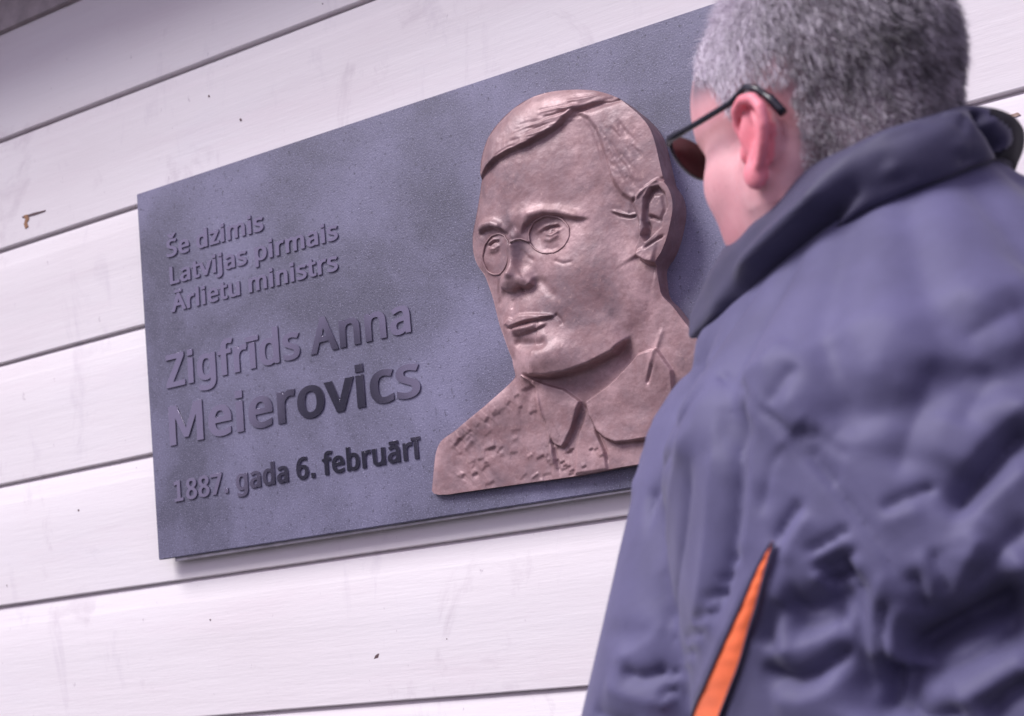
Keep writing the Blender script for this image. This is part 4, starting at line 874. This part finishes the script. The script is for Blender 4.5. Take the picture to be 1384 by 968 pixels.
FOLDS=[(-4.7,2.6,[1047,-514,1496,1068,-516,1490,1134,-629,1457,1156,-655,1442,1179,-675,1419,1189,-674,1408,1202,-676,1388,1213,-678,1373,1220,-679,1362,1226,-680,1352,1233,-681,1341,1239,-682,1330,1242,-682,1319,1245,-681,1307,1246,-679,1292]),
(-1.5,2.6,[1185,-676,1422,1196,-674,1408,1209,-676,1391,1221,-677,1375,1234,-680,1355,1240,-680,1343,1246,-681,1332,1249,-681,1321,1252,-680,1310]),
(3.0,9,[1190,-657,1468,1176,-665,1454,1156,-652,1446]),
(-4.2,7.2,[1199,-672,1449,1184,-676,1433,1175,-673,1426]),
(-11.0,7.2,[1160,-660,1440,1152,-655,1425,1149,-659,1406,1148,-664,1389,1143,-665,1366,1136,-663,1344,1127,-661,1322,1120,-656,1309,1112,-649,1296]),
(3.5,9,[1172,-672,1421,1164,-667,1400,1160,-669,1377,1157,-669,1364,1153,-670,1351,1145,-669,1330]),
(3.0,9,[1134,-641,1440,1132,-648,1420,1131,-654,1401,1127,-655,1383,1123,-654,1364,1119,-654,1351,1115,-652,1337,1110,-650,1324,1101,-641,1306,1088,-626,1288]),
(3.0,8,[1207,-675,1420,1194,-675,1411,1183,-672,1399,1173,-672,1384,1166,-672,1371]),
(-3.4,3.6,[1186,-673,1401,1176,-672,1389,1170,-672,1376,1165,-673,1359]),
(-2.5,2.9,[1190,-673,1403,1199,-674,1405,1208,-674,1401,1217,-676,1393,1226,-677,1385]),
(1.5,6,[1201,-675,1410,1210,-673,1409,1218,-673,1403]),
(-3.4,2.9,[1202,-675,1398,1208,-676,1384,1216,-678,1371]),
(-8.5,5.0,[1041,-510,1477,1033,-514,1468,1025,-518,1458,1016,-517,1446,1013,-525,1429,1009,-527,1410]),
(3.0,7,[1033,-514,1469,1024,-519,1452,1014,-520,1426,1012,-525,1410,1009,-530,1393]),
(-7.6,5.8,[1126,-628,1456,1116,-629,1451,1104,-628,1442,1090,-625,1430,1059,-580,1416,1038,-554,1394,1037,-560,1378,1036,-566,1362]),
(3.5,9,[1121,-641,1436,1109,-641,1422,1095,-629,1405,1078,-610,1381,1070,-602,1367,1059,-585,1354,1051,-578,1337,1049,-583,1319]),
(-5.1,6.5,[1112,-643,1409,1107,-640,1396,1101,-637,1382,1095,-633,1366,1088,-627,1350,1078,-616,1334,1067,-602,1318,1055,-587,1303,1050,-588,1289]),
(2.5,9,[1057,-587,1308,1041,-587,1291,1022,-586,1283,1005,-580,1282]),
(-7.6,5.0,[1055,-589,1273,1042,-591,1268,1029,-590,1267,1014,-585,1273]),
(3.5,9,[995,-577,1265,1017,-588,1256,1037,-590,1251,1053,-588,1254]),
(-5.1,5.8,[981,-572,1247,1005,-586,1239,1028,-589,1233]),
(-3.4,2.6,[1148,-669,1339,1140,-666,1338,1129,-661,1335]),
(1.8,4,[1145,-669,1334,1138,-665,1332,1130,-662,1328]),
(-3.4,2.6,[1140,-667,1328,1131,-663,1327,1120,-657,1324]),
(1.8,4,[1136,-666,1323,1129,-662,1321,1120,-657,1317]),
(-3.4,2.6,[1130,-663,1317,1121,-657,1316,1109,-649,1313]),
(1.8,4,[1127,-660,1312,1118,-655,1310,1109,-648,1306]),
(-3.4,2.6,[1120,-656,1306,1110,-648,1305,1096,-636,1302]),
(1.8,4,[1116,-652,1301,1107,-645,1299,1095,-635,1295]),
(-3.4,2.6,[1108,-646,1295,1096,-635,1294,1077,-611,1290]),
(1.8,4,[1104,-641,1289,1092,-630,1288,1076,-609,1283]),
(-3.4,2.6,[1095,-632,1283,1078,-612,1281,1058,-589,1277]),
(1.8,4,[1088,-625,1278,1071,-601,1275,1058,-589,1270]),
(-3.4,2.6,[1075,-605,1271,1059,-589,1269,1050,-590,1265]),
(1.8,4,[1067,-595,1265,1057,-589,1263,1050,-590,1258]),
(-3.4,2.6,[1059,-588,1258,1051,-589,1257,1042,-590,1253]),
(1.8,4,[1055,-588,1252,1049,-589,1250,1042,-589,1246]),
(-6.0,3.6,[1194,-677,1365,1186,-676,1359,1178,-676,1351,1172,-676,1341]),
(3.0,6,[1199,-679,1357,1191,-678,1350,1183,-678,1341,1177,-678,1328]),
(-6.0,2.9,[1190,-680,1334,1201,-681,1338,1212,-681,1342,1221,-680,1346]),
(3.5,5,[1194,-681,1329,1206,-681,1334,1219,-681,1339]),
(-6.0,2.9,[1192,-681,1324,1204,-682,1327,1216,-682,1330,1224,-682,1333]),
(3.5,5,[1191,-681,1318,1204,-682,1320,1214,-682,1324]),
(-22.1,7.9,[1197,-682,1317,1208,-682,1320,1219,-682,1324]),
(-13.6,10.1,[1218,-682,1324,1219,-682,1309,1216,-679,1288,1212,-677,1267,1211,-675,1253,1209,-673,1239]),
(-15.3,10.1,[1168,-676,1306,1184,-678,1301,1201,-680,1303,1216,-682,1309]),
(-11.9,9.4,[1170,-674,1292,1189,-677,1290,1209,-680,1297]),
(-6.8,7.2,[1154,-668,1280,1160,-672,1295,1172,-676,1307]),
(5.5,10,[1158,-669,1278,1174,-674,1280,1190,-677,1285,1208,-680,1293]),
(-13.6,5.8,[1149,-665,1272,1159,-668,1264,1171,-671,1261,1182,-673,1263,1194,-676,1269,1210,-678,1279]),
(4.0,12,[1151,-663,1251,1172,-669,1249,1189,-673,1253,1205,-676,1262]),
(5.5,9,[1239,-682,1321,1231,-682,1308,1224,-680,1289,1222,-677,1271,1222,-675,1254]),
(-8.5,4.3,[1235,-681,1304,1229,-680,1291,1226,-678,1275,1227,-676,1260]),
(4.0,8,[1244,-680,1300,1237,-678,1282,1230,-677,1268]),
(-5.1,3.6,[1238,-680,1353,1250,-678,1357,1263,-676,1361,1274,-675,1363]),
(2.5,8,[1236,-680,1345,1249,-679,1348,1264,-677,1351]),
(4.0,6,[1260,-680,1329,1262,-680,1313,1261,-678,1296]),
(-6.8,3.6,[1252,-681,1318,1255,-679,1305,1253,-678,1291]),
(-32.3,10.8,[1316,-669,1304,1299,-672,1296,1284,-674,1290,1270,-675,1285,1258,-676,1280,1244,-677,1274,1232,-677,1269]),
(-25.5,11.5,[1314,-669,1294,1294,-672,1287,1273,-674,1280,1252,-676,1272,1235,-676,1263]),
(-25.5,10.8,[1232,-677,1269,1228,-676,1258,1224,-674,1246,1219,-673,1231]),
(-20.4,10.1,[1241,-676,1263,1237,-674,1249,1232,-673,1231]),
(8.0,13,[1318,-670,1317,1308,-672,1312,1297,-673,1307,1281,-676,1300,1265,-677,1292]),
(-20.4,7.9,[1312,-668,1282,1300,-669,1276,1289,-671,1269,1270,-673,1261,1254,-674,1258,1238,-675,1257]),
(9.0,12,[1309,-667,1268,1298,-668,1265,1287,-670,1262,1270,-672,1257,1253,-673,1253,1241,-674,1251]),
(-15.3,7.2,[1307,-665,1253,1289,-668,1243,1276,-668,1232]),
(6.0,11,[1308,-666,1260,1298,-667,1256,1287,-669,1251,1271,-671,1246,1254,-672,1242]),
(-11.9,8.6,[1269,-670,1238,1253,-671,1233,1236,-672,1230]),
(-20.4,8.6,[1329,-660,1393,1312,-666,1380,1302,-669,1370,1292,-672,1361,1284,-674,1352,1277,-676,1342]),
(6.5,13,[1330,-654,1407,1321,-661,1399,1311,-665,1392,1297,-669,1381,1283,-673,1366]),
(7.5,12,[1325,-664,1369,1308,-669,1357,1294,-673,1347,1282,-676,1337]),
(3.0,7,[1283,-676,1338,1287,-676,1327,1284,-677,1316]),
(-5.1,5.0,[1265,-679,1329,1267,-679,1316,1271,-677,1301]),
(5.0,9,[1294,-674,1334,1282,-677,1317,1272,-677,1301]),
(-6.8,5.8,[1321,-668,1339,1311,-671,1331,1301,-674,1323,1288,-676,1311,1277,-676,1300]),
(-6.0,14.4,[1289,-659,1442,1305,-658,1450,1319,-652,1456,1335,-634,1465]),
(2.0,20,[1335,-613,1485,1326,-637,1477,1316,-648,1472,1297,-655,1463]),
(2.5,18,[1333,-642,1442,1323,-651,1440,1312,-655,1438,1292,-656,1429]),
(-5.1,12.2,[1284,-661,1438,1276,-664,1424,1268,-667,1410,1258,-674,1389,1249,-677,1369]),
(2.0,18,[1291,-656,1420,1285,-664,1408,1280,-670,1397,1275,-672,1386,1269,-674,1375]),
(1.5,18,[1264,-672,1432,1258,-671,1420,1251,-670,1408,1247,-674,1395,1243,-676,1383]),
(-4.2,9.4,[1310,-653,1428,1298,-660,1410,1289,-669,1393]),
(-2.5,13.0,[1213,-661,1461,1222,-670,1442,1228,-671,1425,1230,-670,1409,1233,-676,1393]),
(-3.0,2.9,[1167,-676,1334,1160,-675,1322,1151,-671,1309,1140,-665,1294,1128,-657,1278,1114,-646,1261,1097,-629,1243,1074,-598,1225,1055,-578,1207]),
(2.5,4.5,[1161,-673,1336,1152,-671,1324,1141,-667,1311,1128,-659,1296,1113,-647,1280,1095,-630,1263,1067,-591,1244,1053,-584,1227,1043,-584,1210]),
(2.0,4.5,[1174,-677,1332,1168,-676,1320,1161,-674,1307,1152,-669,1292,1142,-663,1275,1130,-655,1259,1117,-645,1242,1103,-633,1225,1083,-608,1207])]
GUSSET=[1171.3,-679.1,1343.3,1172.8,-679.4,1342.7,1164.7,-678.7,1335.6,1168.4,-679.3,1333.0,1155.3,-676.2,1324.0,1162.5,-678.5,1321.0,1145.2,-672.5,1310.3,1155.1,-675.5,1306.7,1131.7,-664.2,1295.1,1145.5,-670.1,1291.5,1117.6,-654.9,1279.6,1135.6,-663.9,1275.1,1100.4,-639.7,1262.6,1122.7,-654.9,1258.5,1076.6,-610.6,1244.0,1108.2,-643.1,1241.4,1058.5,-585.3,1225.3,1092.8,-627.2,1224.7,1048.9,-585.1,1208.8,1065.1,-586.5,1204.8]

jbase = jv.copy()
def sd3(P, L):
    best = np.full(len(P), 1e9); arc = np.zeros(len(P)); ln = np.linalg.norm(L[1:]-L[:-1], axis=1); cum = np.concatenate([[0], np.cumsum(ln)])
    for i_ in range(len(L)-1):
        d = L[i_+1]-L[i_]; t = np.clip(((P-L[i_])@d)/max(d@d, 1e-12), 0, 1); dd = np.linalg.norm(P-L[i_]-t[:, None]*d, axis=1); m_ = dd < best; best[m_] = dd[m_]; arc[m_] = (cum[i_]+t[m_]*ln[i_])/max(cum[-1], 1e-9)
    return best, arc
disp = np.zeros(len(jv))
for amp, wid, pts in FOLDS:
    L = np.array(pts, float).reshape(-1, 3)/1000.; r_ = wid*3/1000
    m_ = ((jbase > L.min(0)-r_) & (jbase < L.max(0)+r_)).all(1)
    if not m_.any(): continue
    d, a_ = sd3(jbase[m_], L); tp = smst(a_/.22+.1)*smst((1-a_)/.22+.1); disp[m_] += amp/1000*tp*np.exp(-np.abs(d/(wid/1000))**1.2)
wr = np.array([noise.fractal(Vector((p[0]*9, p[1]*9, p[2]*6)), 1.0, 2.1, 4) for p in jbase])
jv2 = jbase+jn*(disp+.0009*wr)[:, None]
setv(jme, jv2)
jacket = link('jacket', jme, M_jacket, body, True)
def catmull(P, n_):
    P = np.asarray(P, float); k_ = np.linspace(0, len(P)-1, n_); o_ = []
    for t in k_:
        i_ = min(int(t), len(P)-2); f_ = t-i_; a, b, c, d = P[max(i_-1, 0)], P[i_], P[i_+1], P[min(i_+2, len(P)-1)]
        o_.append(.5*(2*b+(c-a)*f_+(2*a-5*b+4*c-d)*f_**2+(3*b-a-3*c+d)*f_**3))
    return np.array(o_)
def band(rows, n_, name, mat, parent, wob=.0015, thick=.0, seed=0):
    """cloth band lofted through control rows, given thickness"""
    Rw = [catmull(r_, n_) for r_ in rows]; A = np.stack(Rw)         # rows x n x 3
    m_ = 10*(len(rows)-1)+1
    A2 = np.stack([catmull(A[:, i_], m_) for i_ in range(n_)], 1)
    for a in range(m_):
        for b in range(n_):
            p = A2[a, b]; q = Vector((p[0]*26, p[1]*26, p[2]*60+seed)); A2[a, b] += wob*np.array(noise.noise_vector(q))
    global COLLAR_A; COLLAR_A = A2.copy()
    for amp, wid, pts in COLLAR_FOLDS:
        L = np.array(pts, float).reshape(-1, 3)/1000.; d, a_ = sd3(A2.reshape(-1, 3), L); tp = smst(a_/.2+.1)*smst((1-a_)/.2+.1)
        ctr = A2.reshape(-1, 3)-np.array([1.235, -.485, 0]); ctr[:, 2] = 0; ctr /= np.linalg.norm(ctr, axis=1)[:, None]
        A2 = (A2.reshape(-1, 3)+ctr*(amp/1000*tp*np.exp(-(d/(wid/1000))**2))[:, None]).reshape(A2.shape)
    vs = A2.reshape(-1, 3); fs = [(a*n_+b, a*n_+b+1, (a+1)*n_+b+1, (a+1)*n_+b) for a in range(m_-1) for b in range(n_-1)]
    o = mesh_obj(name, vs, fs, mat, parent, True)
    if name == 'collar':
        o.data.materials.append(M_jack_in)
        for a in range(m_-1):
            for b in range(n_-1):
                t_ = b/(n_-1)*10
                if 6.35+.25*math.sin(a*.4) < t_ < 7.9 and 22 < a < 44: o.data.polygons[a*(n_-1)+b].material_index = 1
    s_ = o.modifiers.new('thickness', 'SOLIDIFY'); s_.thickness = .0022; s_.offset = 0
    return o
C_TOP = [(1.0608, -0.4704, 1.5471), (1.1068, -0.5147, 1.574), (1.1656, -0.5548, 1.5886), (1.2018, -0.5771, 1.5972), (1.2426, -0.5792, 1.6063), (1.2755, -0.5678, 1.6138), (1.298, -0.5335, 1.6233), (1.3044, -0.4786, 1.6315), (1.2897, -0.4184, 1.6395), (1.2522, -0.3806, 1.6372), (1.191, -0.3725, 1.6019)]
C_LOW = [(1.0598, -0.499, 1.5153), (1.1035, -0.5403, 1.5233), (1.1558, -0.5725, 1.5387), (1.2036, -0.5947, 1.55), (1.2445, -0.5914, 1.5616), (1.2813, -0.5782, 1.571), (1.3062, -0.5432, 1.5838), (1.313, -0.4951, 1.5962), (1.2991, -0.417, 1.6057), (1.2481, -0.3718, 1.5883), (1.1909, -0.3743, 1.5581)]
C_OUT1 = [(1.0593, -0.4847, 1.5352), (1.1014, -0.5288, 1.5526), (1.1545, -0.5702, 1.5676), (1.199, -0.5973, 1.5776), (1.2446, -0.5972, 1.5879), (1.2837, -0.5837, 1.5964), (1.3115, -0.5458, 1.6075), (1.3207, -0.4872, 1.6178), (1.3023, -0.4087, 1.6266), (1.2518, -0.3643, 1.6167), (1.1866, -0.3622, 1.584)]
C_IN1 = [(1.0658, -0.4708, 1.5371), (1.1117, -0.5136, 1.564), (1.1691, -0.5513, 1.5786), (1.2035, -0.5724, 1.5872), (1.2422, -0.5742, 1.5963), (1.2733, -0.5633, 1.6038), (1.2941, -0.5304, 1.6133), (1.2995, -0.4791, 1.6215), (1.2865, -0.4223, 1.6295), (1.2514, -0.3855, 1.6272), (1.1928, -0.3772, 1.5919)]
C_IN0 = [(1.0707, -0.4712, 1.4871), (1.1166, -0.5125, 1.514), (1.1726, -0.5477, 1.5286), (1.2052, -0.5677, 1.5372), (1.2418, -0.5692, 1.5463), (1.2711, -0.5588, 1.5538), (1.2901, -0.5274, 1.5633), (1.2945, -0.4796, 1.5715), (1.2833, -0.4261, 1.5795), (1.2506, -0.3905, 1.5772), (1.1946, -0.3818, 1.5419)]
C_UND = [(1.0697, -0.4982, 1.5113), (1.1127, -0.5365, 1.5193), (1.1625, -0.5651, 1.5347), (1.2063, -0.585, 1.546), (1.2436, -0.5814, 1.5576), (1.2769, -0.5692, 1.567), (1.2985, -0.5369, 1.5798), (1.303, -0.4938, 1.5922), (1.2922, -0.4242, 1.6017), (1.2469, -0.3817, 1.5843), (1.1946, -0.3836, 1.5541)]
C_UND2 = [(1.0817, -0.4973, 1.4903), (1.1238, -0.5318, 1.4983), (1.1706, -0.5562, 1.5137), (1.2096, -0.5735, 1.525), (1.2426, -0.5694, 1.5366), (1.2715, -0.5585, 1.546), (1.2892, -0.5293, 1.5588), (1.2911, -0.4922, 1.5712), (1.284, -0.433, 1.5807), (1.2456, -0.3936, 1.5633), (1.1991, -0.3947, 1.5331)]
COLLAR_FOLDS=[(-19,6.5,[1078,-554,1496,1098,-541,1515,1114,-545,1523,1133,-557,1529,1152,-567,1535,1170,-579,1540,1188,-590,1546,1204,-596,1552,1225,-591,1568,1236,-584,1577,1249,-587,1583,1270,-575,1597]),(9,7,[1120,-550,1538,1143,-565,1545,1163,-577,1553,1183,-591,1558,1200,-599,1565,1213,-593,1576,1228,-590,1585,1239,-584,1592,1253,-583,1598,1267,-580,1602,1280,-569,1608]),(-6,4.5,[1224,-589,1565,1249,-586,1571,1264,-584,1574,1276,-572,1579,1292,-566,1581,1305,-549,1586]),(5,4,[1241,-588,1575,1256,-590,1577,1268,-575,1584,1284,-572,1586,1300,-565,1588]),(-7,5,[1215,-587,1577,1237,-587,1583,1259,-584,1589,1275,-578,1590]),(-5,4,[1269,-578,1604,1286,-569,1599,1302,-566,1600]),(5,5,[1284,-564,1611,1298,-562,1609]),(-18,6,[1305,-540,1618,1309,-553,1605,1313,-541,1597,1311,-522,1592])]

band([C_IN0, C_IN1, C_TOP, C_OUT1, C_LOW, C_UND, C_UND2], 200, 'collar', M_collar, jacket, .0022, seed=4)
if GUSSET:
    g = np.array(GUSSET, float).reshape(-1, 2, 3)/1000; n_g = 64
    L_ = catmull(g[:, 0], n_g); R_ = catmull(g[:, 1], n_g); vs = []; m_ = 9
    for i_ in range(n_g):
        for k_ in range(m_):
            f_ = k_/(m_-1); p = L_[i_]*(1-f_)+R_[i_]*f_; p = p+np.array([.35, -.9, .1])*(.0022*math.sin(f_*math.pi)+.0006*math.sin(i_*1.25+f_*2.0+noise.noise(Vector((i_*.3, f_, 0)))*3)*math.sin(f_*math.pi)-.0004); vs.append(p)
    fs = [(i_*m_+k_, i_*m_+k_+1, (i_+1)*m_+k_+1, (i_+1)*m_+k_) for i_ in range(n_g-1) for k_ in range(m_-1)]
    o = mesh_obj('vent_gusset', np.array(vs), fs, M_orange, jacket, True); o['label'] = 'orange mesh gusset showing in the open vent behind the sleeve'
    for side_ in (L_, R_):
        pts = [Vector(p)+Vector((.35, -.9, .1))*.0012 for p in side_]
        tube('vent_piping', pts, .0010, False, M_collar, jacket)
# trousers and shoes
bm = bmesh.new()
loft(bm, [((1.235, -.46, .82), .180, .125, 0), ((1.235, -.46, .95), .172, .120, 0), ((1.235, -.46, 1.02), .165, .112, 0)])
for s_ in (-1, 1): cone(bm, (1.235+s_*.088, -.46, .84), (1.235+s_*.10, -.45, .50), .098, .078); cone(bm, (1.235+s_*.10, -.45, .50), (1.235+s_*.105, -.465, .09), .078, .064)
tme = remesh(bm, .009, 4); link('trousers', tme, M_trous, body, True)
for s_ in (-1, 1):
    bm = bmesh.new(); cone(bm, (1.235+s_*.103, -.485, .045), (1.235+s_*.115, -.33, .038), .042, .038); icos(bm, (1.235+s_*.118, -.27, .030), (.044, .060, .028)); box(bm, 1.235+s_*.11-.045, 1.235+s_*.11+.045, -.53, -.22, .004, .022)
    link('shoe', remesh(bm, .006, 4), M_shoe, body, True)
